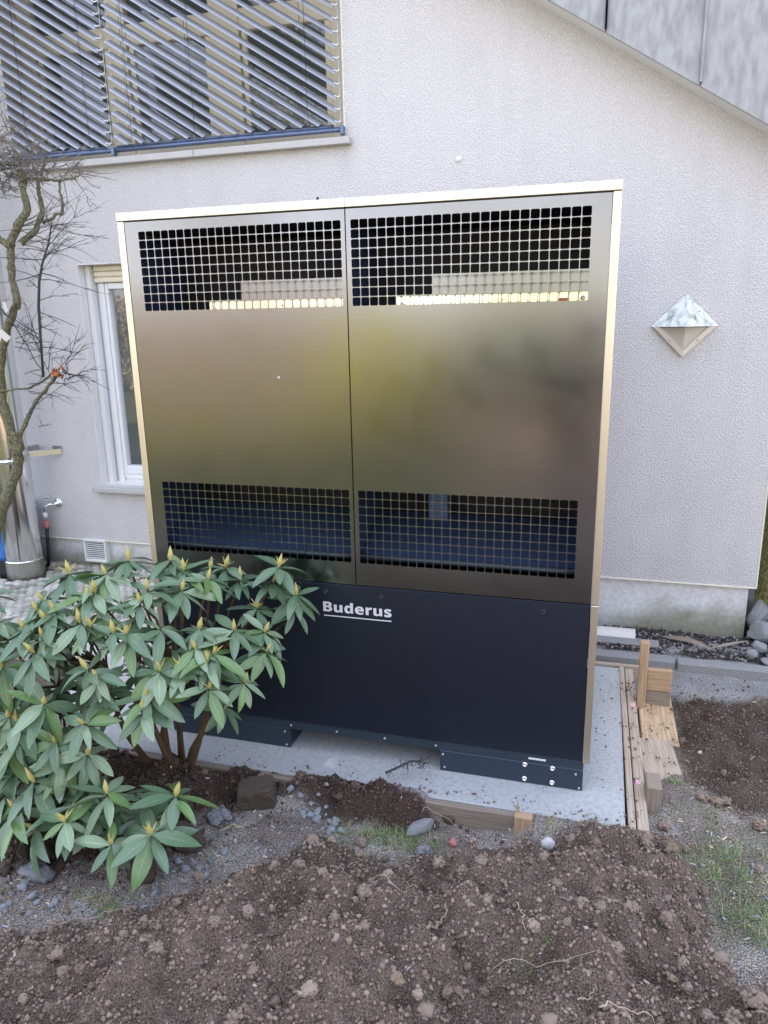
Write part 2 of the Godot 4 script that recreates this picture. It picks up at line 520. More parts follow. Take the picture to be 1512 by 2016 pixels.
func wall_face(st: SurfaceTool, x0: float, x1: float, yb: Callable, yt: Callable, z: float) -> void:
	# upright face towards +z, in a grid so that its tint can vary
	var nx := maxi(1, int((x1 - x0) / (0.06 if x1 > -2.6 and x1 < 3 else 1.0)))
	for i in nx:
		var xa := lerpf(x0, x1, float(i) / nx)
		var xb := lerpf(x0, x1, float(i + 1) / nx)
		var ny := maxi(1, int((yt.call(xa) - yb.call(xa)) / (0.06 if nx > 1 else 0.5)))
		for j in ny:
			var q := []
			for k in [[xa, j], [xb, j], [xb, j + 1], [xa, j + 1]]:
				q.append(Vector3(k[0], lerpf(yb.call(k[0]), yt.call(k[0]), float(k[1]) / ny), z))
			for k in [0, 2, 1, 0, 3, 2]:
				st.set_color(wall_tint(q[k]))
				st.add_vertex(q[k])

func wall_tint(p: Vector3) -> Color:
	var v := 1.0 + 0.05 * noise_a.get_noise_2d(p.x * 22 + 70, p.y * 13) + 0.035 * noise_a.get_noise_2d(p.x * 90, p.y * 60) + 0.02 * noise_b.get_noise_2d(p.x * 300, p.y * 300)
	# a dirty run below the end of the upper sill, faint streaks, grime near the plinth
	var s := exp(-pow((p.x - 0.285) / 0.022, 2)) * smooth(2.25, 2.55, p.y) * (1.0 - smooth(2.62, 2.8, p.y))
	s *= 0.55 + 0.45 * noise_b.get_noise_2d(p.x * 900, p.y * 120)
	var g := 0.10 * smooth(1.5, 2.4, p.x) * (1.0 - smooth(0.35, 1.5, p.y)) * (0.7 + noise_a.get_noise_2d(p.x * 70, p.y * 12)) + 0.05 * (1.0 - smooth(0.3, 0.55, p.y)) + 0.06 * maxf(0.0, noise_a.get_noise_2d(p.x * 160, p.y * 14)) * (1.0 - smooth(0.4, 1.5, p.y))
	var c := Color(v, v, v) * (1.0 + 0.05 * noise_a.get_noise_2d(p.x * 130 + 31, p.y * 7))
	return c * (1.0 - 0.45 * s - g)

func build_house() -> void:
	house = thing("house", "pale roughcast house wall with grey sheet metal along its sloping roof edge", "house")
	var X0 := -12.0
	var X1 := 2.476
	var uw := [-1.86, 0.262, 2.64]        # upper window: left, right, bottom
	var lw := [-1.500, -0.42, 0.682, 2.061]
	var top := func(x): return low(x) + 0.3
	var utop := func(x): return low(x) - 0.36
	var base := func(_x): return 0.286
	var st := begin()
	wall_face(st, X0, RIDGE, base, top, WALL)
	wall_face(st, RIDGE, uw[0], base, top, WALL)
	wall_face(st, uw[0], lw[0], base, func(_x): return uw[2], WALL)
	wall_face(st, lw[0], lw[1], base, func(_x): return lw[2], WALL)
	wall_face(st, lw[0], lw[1], func(_x): return lw[3], func(_x): return uw[2], WALL)
	wall_face(st, lw[1], uw[1], base, func(_x): return uw[2], WALL)
	wall_face(st, uw[0], uw[1], utop, top, WALL)
	wall_face(st, uw[1], X1, base, top, WALL)
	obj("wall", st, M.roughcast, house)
	# the other outside walls and the inside, so that the house is closed
	st = begin()
	var zb := -10.0
	bx(st, Vector3(X1 - 0.25, 0.30, zb), Vector3(X1 - 0.002, 2.6, WALL - 0.002))
	bx(st, Vector3(X0, 0.30, zb), Vector3(X0 + 0.25, 2.6, WALL - 0.002))
	bx(st, Vector3(X0, 0.0, zb), Vector3(X1, 5.0, zb + 0.25))
	obj("outer_wall", st, M.reveal, house)
	st = begin()
	for r in [[uw[0] - 0.7, uw[1] + 0.9, 2.45, 4.9, -4.6], [lw[0] - 0.5, lw[1] + 0.5, 0.2, 2.35, -4.0]]:
		var a := Vector3(r[0], r[2], r[4])
		var b := Vector3(r[1], r[3], WALL - 0.25)
		bx(st, Vector3(a.x, a.y, a.z - 0.05), Vector3(b.x, b.y, a.z))
		bx(st, Vector3(a.x - 0.05, a.y, a.z), Vector3(a.x, b.y, b.z)); bx(st, Vector3(b.x, a.y, a.z), Vector3(b.x + 0.05, b.y, b.z))
		bx(st, Vector3(a.x, a.y - 0.05, a.z), Vector3(b.x, a.y, b.z)); bx(st, Vector3(a.x, b.y, a.z), Vector3(b.x, b.y + 0.05, b.z))
	obj("room", st, M.room, house)
	# inner leaf of the gable behind the roughcast, in strips round the openings
	st = begin()
	for q in [[X0 + 0.25, uw[0] - 0.0, 0.0, 2.5], [uw[0], lw[0], 0.0, uw[2]], [lw[0], lw[1], 0.0, lw[2]], [lw[0], lw[1], lw[3], uw[2]], [lw[1], uw[1], 0.0, uw[2]], [uw[1], X1 - 0.25, 0.0, 2.5]]:
		bx(st, Vector3(q[0], maxf(q[2], 0.30), WALL - 0.25), Vector3(q[1], q[3], WALL - 0.012))
	obj("inner_leaf", st, M.reveal, house)
	st = begin()
	prism(st, PackedVector2Array([Vector2(X0 + 0.3, 2.5), Vector2(uw[0], 2.5), Vector2(uw[0], top.call(uw[0])), Vector2(RIDGE, top.call(RIDGE)), Vector2(X0 + 0.3, top.call(X0 + 0.3))]), WALL - 0.25, WALL - 0.012)
	prism(st, PackedVector2Array([Vector2(uw[0], utop.call(uw[0])), Vector2(uw[1], utop.call(uw[1])), Vector2(uw[1], top.call(uw[1])), Vector2(uw[0], top.call(uw[0]))]), WALL - 0.25, WALL - 0.012)
	prism(st, PackedVector2Array([Vector2(uw[1], 2.5), Vector2(X1 - 0.25, 2.5), Vector2(X1 - 0.25, top.call(X1)), Vector2(uw[1], top.call(uw[1]))]), WALL - 0.25, WALL - 0.012)
	obj("gable_leaf", st, M.reveal, house)
	# plinth
	st = begin()
	var nx := 90
	var pz := WALL - 0.028
	for i in nx:
		for j in 8:
			var xs := [lerpf(-4.0, X1 - 0.03, float(i) / nx), lerpf(-4.0, X1 - 0.03, float(i + 1) / nx)]
			var ys := [lerpf(-0.2, 0.284, j / 8.0), lerpf(-0.2, 0.284, (j + 1) / 8.0)]
			var q := [Vector3(xs[0], ys[0], pz), Vector3(xs[1], ys[0], pz), Vector3(xs[1], ys[1], pz), Vector3(xs[0], ys[1], pz)]
			for k in [0, 2, 1, 0, 3, 2]:
				var p: Vector3 = q[k]
				var g := 0.05 if p.x < -0.9 else 0.0
				var green := (1.0 - smooth(0.06 + g, 0.20 + g, p.y + 0.09 * noise_a.get_noise_2d(p.x * 120, p.y * 120) + (0.10 if p.x > 1.2 and p.x < 1.9 else 0.0)))
				var c := Color(0.74, 0.73, 0.71).lerp(Color(0.20, 0.20, 0.11) if p.x > 0 else Color(0.10, 0.11, 0.06), green * 0.8)
				st.set_color(c * (1.0 + 0.07 * noise_b.get_noise_2d(p.x * 120, p.y * 120)))
				st.add_vertex(p)
	obj("plinth", st, M.plinth, house)
	st = begin()
	bx(st, Vector3(X1 - 0.26, -0.2, zb), Vector3(X1 - 0.030, 0.284, pz - 0.002))
	bx(st, Vector3(-12, -0.2, pz - 0.2), Vector3(X1 - 0.26, 0.284, pz - 0.002))
	obj("plinth", st, M.reveal, house)
	boxed("drip_edge", Vector3(-4.0, 0.2845, pz), Vector3(X1 + 0.003, 0.290, WALL + 0.004), M.warm_lit_cream, house, 0.0)
	boxed("corner_bead", Vector3(X1 - 0.002, 0.2905, WALL - 0.004), Vector3(X1 + 0.004, 2.6, WALL + 0.0035), M.warm_lit_cream, house, 0.0)
	# sloping sheet-metal cladding, sheet by sheet
	var x := 1.572
	for s in [-1, 1]:
		var xa := 1.572
		while (xa < 3.2 if s > 0 else xa > RIDGE - 6.9):
			var xb: float = xa + s * 0.419
			var l := minf(xa, xb) + 0.003
			var r := maxf(xa, xb) - 0.003
			if l < RIDGE and r > RIDGE: r = RIDGE - 0.003
			st = begin()
			prism(st, PackedVector2Array([Vector2(l, low(l)), Vector2(r, low(r)), Vector2(r, low(r) + 1.4), Vector2(l, low(l) + 1.4)]), WALL + 0.135, WALL + 0.15)
			obj("cladding_sheet", st, M.zinc, house)
			boxed("standing_seam", Vector3(xa - 0.006, low(xa) + 0.012, WALL + 0.1505), Vector3(xa + 0.006, low(xa) + 1.39, WALL + 0.168), M.zinc, house, 0.002)
			xa = xb
	# soffit and roof
	st = begin()
	prism(st, PackedVector2Array([Vector2(RIDGE, low(RIDGE) + 0.002), Vector2(3.2, low(3.2) + 0.002), Vector2(3.2, low(3.2) + 0.03), Vector2(RIDGE, low(RIDGE) + 0.03)]), WALL - 0.008, WALL + 0.1345)
	prism(st, PackedVector2Array([Vector2(-11.9, low(-11.9) + 0.002), Vector2(RIDGE, low(RIDGE) + 0.002), Vector2(RIDGE, low(RIDGE) + 0.03), Vector2(-11.9, low(-11.9) + 0.03)]), WALL - 0.008, WALL + 0.1345)
	obj("soffit", st, M.reveal, house)
	st = begin()
	prism(st, PackedVector2Array([Vector2(RIDGE, low(RIDGE) + 1.402), Vector2(3.25, low(3.25) + 1.402), Vector2(3.25, low(3.25) + 1.5), Vector2(RIDGE, low(RIDGE) + 1.5)]), zb - 0.3, WALL + 0.2)
	prism(st, PackedVector2Array([Vector2(-12.5, low(-12.5) + 1.402), Vector2(RIDGE - 0.002, low(RIDGE) + 1.402), Vector2(RIDGE - 0.002, low(RIDGE) + 1.5), Vector2(-12.5, low(-12.5) + 1.5)]), zb - 0.3, WALL + 0.2)
	obj("roof", st, M.roof_sheet, house)
	boxed("ceiling", Vector3(X0 + 0.25, 5.0, zb + 0.25), Vector3(-2.0, 5.05, WALL - 0.26), M.room, house, 0.0)
	upper_window(uw, utop)
	lower_window(lw)

func upper_window(uw: Array, utop: Callable) -> void:
	var w := Node3D.new()
	w.name = "window"
	house.add_child(w, true)
	tag(w, "wide upper window behind sloping grey blinds")
	var st := begin()   # reveals
	bx(st, Vector3(uw[1] - 0.004, uw[2], WALL - 0.19), Vector3(uw[1] + 0.003, utop.call(uw[1]), WALL + 0.003))
	obj("reveal", st, M.reveal, w)
	st = begin()
	bx(st, Vector3(uw[0] - 0.004, uw[2], WALL - 0.19), Vector3(uw[0] + 0.003, utop.call(uw[0]), WALL + 0.003))
	obj("reveal", st, M.reveal, w)
	boxed("sill", Vector3(-1.90, 2.598, WALL - 0.24), Vector3(-0.62, 2.634, WALL + 0.045), M.granite, w, 0.003)
	boxed("sill", Vector3(-0.617, 2.598, WALL - 0.24), Vector3(0.300, 2.634, WALL + 0.045), M.granite, w, 0.003)
	var zf := WALL - 0.17
	st = begin()
	var ytop := 4.4
	for q in [[-1.86, -1.75], [-1.245, -1.115], [-0.585, -0.395], [0.135, 0.262]]:   # uprights
		bx(st, Vector3(q[0] + 0.0035, 2.634, zf - 0.05), Vector3(q[1] - 0.0035, utop.call(maxf(q[0], q[1])) - 0.002, zf), 0.004)
	for q in [[-1.75, -1.245], [-1.115, -0.585], [-0.395, 0.135]]:                    # sashes
		bx(st, Vector3(q[0] - 0.003, 2.634, zf - 0.045), Vector3(q[1] + 0.003, 2.745, zf - 0.004), 0.003)
		bx(st, Vector3(q[0] - 0.003, 3.265, zf - 0.045), Vector3(q[1] + 0.003, 3.375, zf - 0.004), 0.003)
		bx(st, Vector3(q[0] + 0.001, 2.746, zf - 0.04), Vector3(q[0] + 0.035, 3.264, zf - 0.016), 0.003)
		bx(st, Vector3(q[1] - 0.035, 2.746, zf - 0.04), Vector3(q[1] - 0.001, 3.264, zf - 0.016), 0.003)
	obj("frame", st, M.warm_lit_cream, w)
	for q in [[-1.75, -1.245], [-1.115, -0.585], [-0.395, 0.135]]:
		boxed("pane", Vector3(q[0] + 0.034, 2.744, zf - 0.032), Vector3(q[1] - 0.034, 3.266, zf - 0.026), M.pane, w, 0.0)
		var h: float = utop.call(q[1])
		if h > 3.4: boxed("pane", Vector3(q[0], 3.376, zf - 0.032), Vector3(q[1], h - 0.01, zf - 0.026), M.pane, w, 0.0)

func lower_window(lw: Array) -> void:
	var w := Node3D.new()
	w.name = "window"
	house.add_child(w, true)
	tag(w, "narrow white window half hidden behind the cabinet")
	var zf := WALL - 0.115
	var st := begin()
	bx(st, Vector3(lw[0] - 0.0, lw[2], zf - 0.06), Vector3(lw[0] + 0.004, lw[3], WALL + 0.003))
	obj("reveal", st, M.reveal, w)
	st = begin()
	bx(st, Vector3(lw[0] + 0.0045, lw[3] - 0.004, zf - 0.06), Vector3(lw[1], lw[3] + 0.0, WALL + 0.003))
	obj("reveal", st, M.reveal, w)
	boxed("sill", Vector3(-1.545, 0.637, WALL - 0.16), Vector3(-0.38, 0.667, WALL + 0.055), M.granite, w, 0.003)
	st = begin()
	bx(st, Vector3(-1.494, 0.668, zf - 0.03), Vector3(-1.462, 2.056, zf + 0.055), 0.003)
	obj("guide_rail", st, M.white_frame, w)
	st = begin()
	bx(st, Vector3(-1.455, 0.668, zf - 0.05), Vector3(-1.437, 1.952, zf), 0.003)
	bx(st, Vector3(-1.436, 0.668, zf - 0.05), Vector3(-1.400, 1.952, zf + 0.012), 0.004)
	bx(st, Vector3(-1.399, 0.70, zf - 0.05), Vector3(-1.375, 1.952, zf + 0.004), 0.004)
	bx(st, Vector3(-1.3745, 0.70, zf - 0.05), Vector3(-0.43, 0.732, zf + 0.006), 0.004)
	bx(st, Vector3(-1.3745, 0.733, zf - 0.05), Vector3(-0.43, 0.788, zf + 0.012), 0.005)
	bx(st, Vector3(-1.3995, 0.668, zf - 0.05), Vector3(-0.43, 0.699, zf - 0.004), 0.003)
	bx(st, Vector3(-1.3745, 1.915, zf - 0.05), Vector3(-0.43, 1.952, zf + 0.006), 0.004)
	bx(st, Vector3(-0.49, 0.789, zf - 0.05), Vector3(-0.43, 1.914, zf + 0.006), 0.004)
	obj("frame", st, M.white_frame, w)
	for k in 3:
		boxed("shutter_slat", Vector3(-1.458, 1.955 + k * 0.034, zf - 0.03), Vector3(-0.425, 1.9865 + k * 0.034, zf + 0.026), M.warm_lit_cream, w, 0.007)
	boxed("pane", Vector3(-1.376, 0.787, zf - 0.03), Vector3(-0.489, 1.916, zf - 0.024), M.pane, w, 0.0)
	# curtain behind the pane
	st = begin(true)
	var n := 90
	for i in n:
		for k in [[0, 0], [1, 1], [1, 0], [0, 0], [0, 1], [1, 1]]:
			var x: float = -1.30 + (i + k[0]) * 0.012
			st.add_vertex(Vector3(x, 0.70 if k[1] == 0 else 2.1, zf - 0.16 + 0.022 * sin(x * 58.0) + 0.012 * sin(x * 23.0)))
	tag(obj("curtain", st, M.curtain), "grey folded curtain hanging behind the narrow lower window", "curtain")

# blinds whose slats hang parallel to the roof slope
func slat_mesh(length: float) -> ArrayMesh:
	var st := begin(true)
	var pr := []
	for k in 7:
		var u := k / 6.0 - 0.5
		pr.append(Vector2(u * 0.058, 0.006 * (1.0 - 4.0 * u * u)))
	pr.append(Vector2(0.0305, -0.002))
	pr.insert(0, Vector2(-0.0305, -0.002))
	for i in pr.size() - 1:
		for s in [1.0, -1.0]:
			var a := Vector3(0, pr[i].y + s * 0.0005, pr[i].x)
			var b := Vector3(0, pr[i + 1].y + s * 0.0005, pr[i + 1].x)
			var L := Vector3(length, 0, 0)
			var q := [a, b, b + L, a, b + L, a + L]
			if s < 0: q.reverse()
			for v in q: st.add_vertex(v)
	return done(st)

func blind(label: String, x0: float, x1: float, cords: Array, yr: float, yt: float) -> void:
	var t := thing("venetian_blind", label, "blind")
	var z := WALL + 0.022
	var ang := deg_to_rad(-31.6)
	var slope := tan(ang)
	var y := yr + 0.035                  # height of the slat's right end
	var n := 0
	var meshes := {}
	y -= ceilf((x1 - x0) * absf(slope) / 0.0598) * 0.0 
	var ylow := yr + 0.03
	# slats that end on the right guide, then those that end on the bottom rail
	var k := -int((x1 - x0) * absf(slope) / 0.0598)
	while true:
		var yright := ylow + k * 0.0598
		k += 1
		var xr := x1
		if yright < ylow: xr = x1 - (ylow - yright) / absf(slope)
		var yleft := yright + (x1 - x0) * absf(slope)
		if yright > yt: break
		var xl := x0
		if yleft > yt + 1.0: xl = x0 + (yleft - yt - 1.0) / absf(slope)
		if xr - xl < 0.06: continue
		var L: float = (xr - xl) / cos(ang)
		var key := snappedf(L, 0.005)
		if not meshes.has(key): meshes[key] = slat_mesh(key)
		var o := put("slat", meshes[key], M.blind_slat, t)
		o.transform = Transform3D(Basis(Vector3.FORWARD, -ang) * Basis(Vector3.RIGHT, deg_to_rad(25.0 + rng.randf_range(-1.5, 1.5))), Vector3(xl, yright + (x1 - xl) * absf(slope), z))
		n += 1
		if yright >= ylow:
			var st := begin(true)
			tube(st, [Vector3(x1 - 0.012, yright + 0.008, z + 0.02), Vector3(x1 + 0.008, yright, z + 0.018), Vector3(x1 + 0.014, yright + 0.012, z + 0.008)], [0.0032], 6)
			obj("clip", st, M.white_frame, t)
	var st := begin(true)
	tube(st, [Vector3(x0 - 0.01, yr, z), Vector3(x1 + 0.01, yr, z)], [0.0125], 12)
	tube(st, [Vector3(x0 - 0.01, yr + 0.019, z - 0.004), Vector3(x1 - 0.03, yr + 0.019, z - 0.004)], [0.007], 8)
	obj("bottom_rail", st, M.blind_rail, t)
	boxed("rail_end", Vector3(x1 + 0.0105, yr - 0.027, z - 0.02), Vector3(x1 + 0.030, yr + 0.018, z + 0.018), M.blind_rail, t, 0.003)
	for c in cords:
		for dz in [-0.026, 0.026]:
			st = begin()
			tube(st, [Vector3(c + dz * 0.9, yr, z + dz), Vector3(c + dz * 0.9, yt + 0.4, z + dz)], [0.0014], 5)
			obj("cord", st, M.cord, t)
	for gx in [x0 - 0.004, x1 + 0.006]:
		st = begin()
		tube(st, [Vector3(gx, yr, z - 0.012), Vector3(gx, yt + 0.4, z - 0.012)], [0.0022], 6)
		obj("guide_wire", st, M.steel_dull, t)

# ---------------------------------------------------------------- ground
var heap := PackedVector2Array([Vector2(-1.3, 1.35), Vector2(-0.3, 1.13), Vector2(0.0, 1.06), Vector2(0.16, 1.0), Vector2(0.368, 0.844), Vector2(0.59, 0.647), Vector2(0.73, 0.42), Vector2(0.92, 0.44), Vector2(1.057, 0.46), Vector2(1.2, 0.38), Vector2(1.363, 0.29), Vector2(1.55, 0.26), Vector2(1.752, 0.15), Vector2(2.0, 0.09), Vector2(2.02, 0.35), Vector2(2.02, 0.5), Vector2(2.09, 0.66), Vector2(2.25, 0.66), Vector2(3.0, 0.75), Vector2(3.3, 2.2), Vector2(1.5, 2.5), Vector2(-1.0, 2.3)])
var bed := PackedVector2Array([Vector2(2.02, -0.90), Vector2(2.2, -0.93), Vector2(2.6, -0.98), Vector2(3.6, -1.1), Vector2(3.8, 0.0), Vector2(2.9, -0.06), Vector2(2.35, -0.12), Vector2(2.18, -0.08), Vector2(2.06, -0.2), Vector2(2.03, -0.35)])
var dark := PackedVector2Array([Vector2(-1.0, 0.0), Vector2(-0.1, 0.12), Vector2(0.25, 0.15), Vector2(0.6, 0.17), Vector2(0.8, 0.10), Vector2(1.0, 0.16), Vector2(1.17, 0.24), Vector2(1.05, 0.34), Vector2(0.8, 0.30), Vector2(0.5, 0.24), Vector2(0.30, 0.42), Vector2(0.22, 0.62), Vector2(-0.1, 0.80), Vector2(-1.0, 0.95)])
const GX0 := -1.6
const GZ0 := -1.4
const GS := 0.04
const GN := 140
var masks: Array[PackedFloat32Array] = []

func polygon_distance(p: Vector2, g: PackedVector2Array) -> float:
	var d := 1e9
	var n := g.size()
	for i in n:
		var q := Geometry2D.get_closest_point_to_segment(p, g[i], g[(i + 1) % n])
		d = minf(d, p.distance_squared_to(q))
	d = sqrt(d)
	return d if Geometry2D.is_point_in_polygon(p, g) else -d

func bake_masks() -> void:
	for g in [heap, bed, dark]:
		var a := PackedFloat32Array()
		a.resize(GN * GN)
		for j in GN:
			for i in GN:
				a[j * GN + i] = polygon_distance(Vector2(GX0 + i * GS, GZ0 + j * GS), g)
		masks.append(a)

func mask(k: int, x: float, z: float) -> float:
	var u := clampf((x - GX0) / GS, 0.0, GN - 1.001)
	var v := clampf((z - GZ0) / GS, 0.0, GN - 1.001)
	var i := int(u)
	var j := int(v)
	var a := masks[k]
	var o := j * GN + i
	var fu := u - i
	return lerpf(lerpf(a[o], a[o + 1], fu), lerpf(a[o + GN], a[o + GN + 1], fu), v - j)

func ground_at(x: float, z: float, fine := true) -> float:
	var y := -0.055
	var w := 0.035 * noise_a.get_noise_2d(x * 60, z * 60) + 0.02 * noise_b.get_noise_2d(x * 200, z * 200)
	var h := mask(0, x, z) + w
	var b := mask(1, x, z) + w
	var d := mask(2, x, z) + w * 0.6
	if x > 2.476 or z > WALL:
		y = lerpf(y, 0.0, smooth(-1.10, -1.25, z))
	y += 0.012 * noise_a.get_noise_2d(x * 40 + 300, z * 40)
	# raised yard on the left behind the shrub
	y = lerpf(y, 0.06, smooth(-0.35, -0.75, x) * smooth(-0.05, -0.35, z))
	# hole before the front board, sandy bank at the slab's right front corner
	y -= 0.05 * exp(-(pow((x - 1.30) / 0.14, 2) + pow((z - 0.25) / 0.07, 2)))
	y += 0.062 * smooth(1.38, 1.50, x) * (1.0 - smooth(1.76, 1.86, x)) * exp(-pow((z - 0.20) / 0.07, 2))
	y += 0.045 * exp(-(pow((x - 2.03) / 0.10, 2) + pow((z + 0.10) / 0.13, 2)))
	# gentle bank of clean sand between the kerb and the bed
	y += 0.03 * exp(-pow((z + 1.02) / 0.12, 2)) * smooth(1.9, 2.1, x)
	if d > 0.0: y += 0.085 * smooth(0.0, 0.13, d) * (1.0 + 0.5 * noise_a.get_noise_2d(x * 50, z * 50 + 90))
	if b > 0.0: y += 0.025 * smooth(0.0, 0.1, b)
	if h > 0.0:
		y += (0.13 * smooth(0.0, 0.55, h) + 0.03 * smooth(0.0, 0.06, h)) * (1.0 - smooth(2.0, 2.6, z)) * (1.0 + 0.55 * noise_a.get_noise_2d(x * 34 + 50, z * 34))
	# earth pushed up against the slab's front edge
	var e := smooth(0.12, 0.165, z) * (1.0 - smooth(0.21, 0.30, z)) * smooth(-0.4, -0.2, x) * (1.0 - smooth(1.08, 1.15, x))
	y = lerpf(y, lerpf(-0.016, 0.022, smooth(0.58, 0.70, x)) + 0.03 * noise_a.get_noise_2d(x * 90 + 20, z * 90), e)
	if h > 0.0: y += smooth(0.02, 0.2, h) * (0.085 * noise_a.get_noise_2d(x * 75 + 11, z * 75) + 0.05 * maxf(0.0, noise_a.get_noise_2d(x * 170 + 5, z * 170)))
	if fine:
		var s := maxf(smooth(-0.02, 0.03, h), maxf(smooth(-0.02, 0.03, b) * 0.6, smooth(-0.02, 0.03, d) * 0.8))
		if s > 0.0:
			var c1 := noise_c.get_noise_2d(x * 9.0, z * 9.0)
			var c2 := noise_c.get_noise_2d(x * 24.0 + 70, z * 24.0)
			y += s * (0.050 * (-c1 - 0.6) + 0.026 * (-c2 - 0.5) + 0.022 * noise_b.get_noise_2d(x * 90, z * 90) + 0.010 * noise_b.get_noise_2d(x * 330, z * 330))
		y += 0.004 * noise_b.get_noise_2d(x * 260, z * 260)
	# under the slab and the cabinet
	if x > -0.42 and x < 1.86 and z > -1.12 and z < 0.16:
		y = minf(y, -0.17) if (x > -0.36 and x < 1.82 and z > -1.08 and z < 0.10) else y
	return y

func ground_tint(x: float, z: float) -> Color:
	var w := 0.035 * noise_a.get_noise_2d(x * 60, z * 60) + 0.02 * noise_b.get_noise_2d(x * 200, z * 200)
	var n := noise_a.get_noise_2d(x * 130, z * 130)
	var c := Color(0.56, 0.50, 0.43) * (1.0 + 0.25 * n)
	if z < -0.7: c = Color(0.52, 0.50, 0.47) * (1.0 + 0.15 * n)
	else: c = c.lerp(Color(0.25, 0.19, 0.145), 0.5 * smooth(-0.05, 0.3, noise_a.get_noise_2d(x * 55 + 9, z * 55) + 0.3 * smooth(0.9, 1.3, x)))
	if z < -1.27 and x > 0: c = c.lerp(Color(0.085, 0.08, 0.075), smooth(-0.15, 0.25, noise_a.get_noise_2d(x * 60, z * 90) + 0.45 * smooth(-1.40, -1.55, z) + 0.25 * smooth(2.4, 1.9, x)))
	# worn turf between the heap and the bed on the right
	var turf := smooth(1.95, 2.1, x) * smooth(-0.25, -0.05, z) * (1.0 - smooth(3.2, 3.6, x))
	c = c.lerp(Color(0.20, 0.19, 0.12) * (1.0 + 0.4 * n), 0.75 * turf * smooth(-0.35, 0.2, noise_a.get_noise_2d(x * 45, z * 45 + 40)))
	var soil := Color(0.240, 0.182, 0.140) * (1.0 + 0.30 * n + 0.2 * noise_b.get_noise_2d(x * 25, z * 25))
	c = c.lerp(soil, smooth(-0.03, 0.03, mask(0, x, z) + w))
	c = c.lerp(soil * 0.68, smooth(-0.03, 0.03, mask(1, x, z) + w))
	c = c.lerp(Color(0.105, 0.073, 0.058) * (1.0 + 0.3 * n), smooth(-0.03, 0.03, mask(2, x, z) + w * 0.6))
	if x < -0.5 and z < -0.2: c = c.lerp(Color(0.16, 0.15, 0.11), 0.8)
	# the garden behind the camera: lawn on the left, bare tan earth on the right
	if z > 2.6:
		var lawn := Color(0.34, 0.33, 0.13) * (1.0 + 0.3 * n)
		var earth := Color(0.60, 0.45, 0.32) * (1.0 + 0.2 * n)
		var far := earth.lerp(lawn, smooth(0.1, -1.0, x + 0.25 * (z - 8.0) + 2.0 * noise_a.get_noise_2d(x * 6, z * 6)))
		c = c.lerp(far, smooth(2.6, 3.4, z))
	elif x < -3.0 or x > 4.5 or z < -2.5:
		c = Color(0.15, 0.19, 0.06) * (1.0 + 0.3 * n)
	return c

func build_ground() -> void:
	bake_masks()
	var xs := PackedFloat32Array()
	var zs := PackedFloat32Array()
	for v in [-150.0, -80.0, -40.0, -20.0, -12.0, -8.0, -6.0, -4.5, -3.5, -2.8, -2.3, -1.9, -1.6]: xs.append(v)
	var x := -1.4
	while x < 2.9:
		xs.append(x); x += 0.009 if x > -0.7 else 0.03
	for v in [3.0, 3.2, 3.5, 4.0, 4.6, 5.4, 6.5, 8.0, 11.0, 16.0, 25.0, 45.0, 90.0, 150.0]: xs.append(v)
	for v in [-150.0, -80.0, -40.0, -25.0, -16.0, -12.0, -9.0, -7.0, -5.0, -3.5, -2.5, -2.0, -1.75]: zs.append(v)
	var z := -1.62
	while z < 2.0:
		zs.append(z); z += 0.009 if z > -0.02 and z < 1.55 else 0.022
	for v in [2.1, 2.3, 2.5, 2.8, 3.1, 3.5, 4.0, 4.6, 5.3, 6.0, 7.0, 8.0, 9.5, 11.0, 13.0, 16.0, 20.0, 28.0, 45.0, 90.0, 150.0]: zs.append(v)
	var nx := xs.size()
	var nz := zs.size()
	var vs := PackedVector3Array(); vs.resize(nx * nz)
	var cs := PackedColorArray(); cs.resize(nx * nz)
	for j in nz:
		for i in nx:
			var far := xs[i] < -1.6 or xs[i] > 3.6 or zs[j] > 3.4 or zs[j] < -2.2
			var y := -0.055 if far else ground_at(xs[i], zs[j])
			if xs[i] < -1.5 and zs[j] < 0.0 and zs[j] > -3.0: y = 0.06
			vs[j * nx + i] = Vector3(xs[i], y, zs[j])
			cs[j * nx + i] = ground_tint(xs[i], zs[j])
	var idx := PackedInt32Array()
	idx.resize((nx - 1) * (nz - 1) * 6)
	var o := 0
	for j in nz - 1:
		for i in nx - 1:
			var a := j * nx + i
			idx[o] = a; idx[o + 1] = a + 1; idx[o + 2] = a + nx
			idx[o + 3] = a + 1; idx[o + 4] = a + nx + 1; idx[o + 5] = a + nx
			o += 6
	var ns := PackedVector3Array(); ns.resize(nx * nz)
	for j in nz:
		for i in nx:
			var l := vs[j * nx + maxi(i - 1, 0)]
			var r := vs[j * nx + mini(i + 1, nx - 1)]
			var b := vs[maxi(j - 1, 0) * nx + i]
			var f := vs[mini(j + 1, nz - 1) * nx + i]
			ns[j * nx + i] = (f - b).cross(r - l).normalized()
	var arr := []
	arr.resize(Mesh.ARRAY_MAX)
	arr[Mesh.ARRAY_VERTEX] = vs
	arr[Mesh.ARRAY_NORMAL] = ns
	arr[Mesh.ARRAY_COLOR] = cs
	arr[Mesh.ARRAY_INDEX] = idx
	var m := ArrayMesh.new()
	m.add_surface_from_arrays(Mesh.PRIMITIVE_TRIANGLES, arr)
	tag(put("ground", m, M.ground), "brown garden soil, sand and rubble round the slab", "ground", "", "structure")

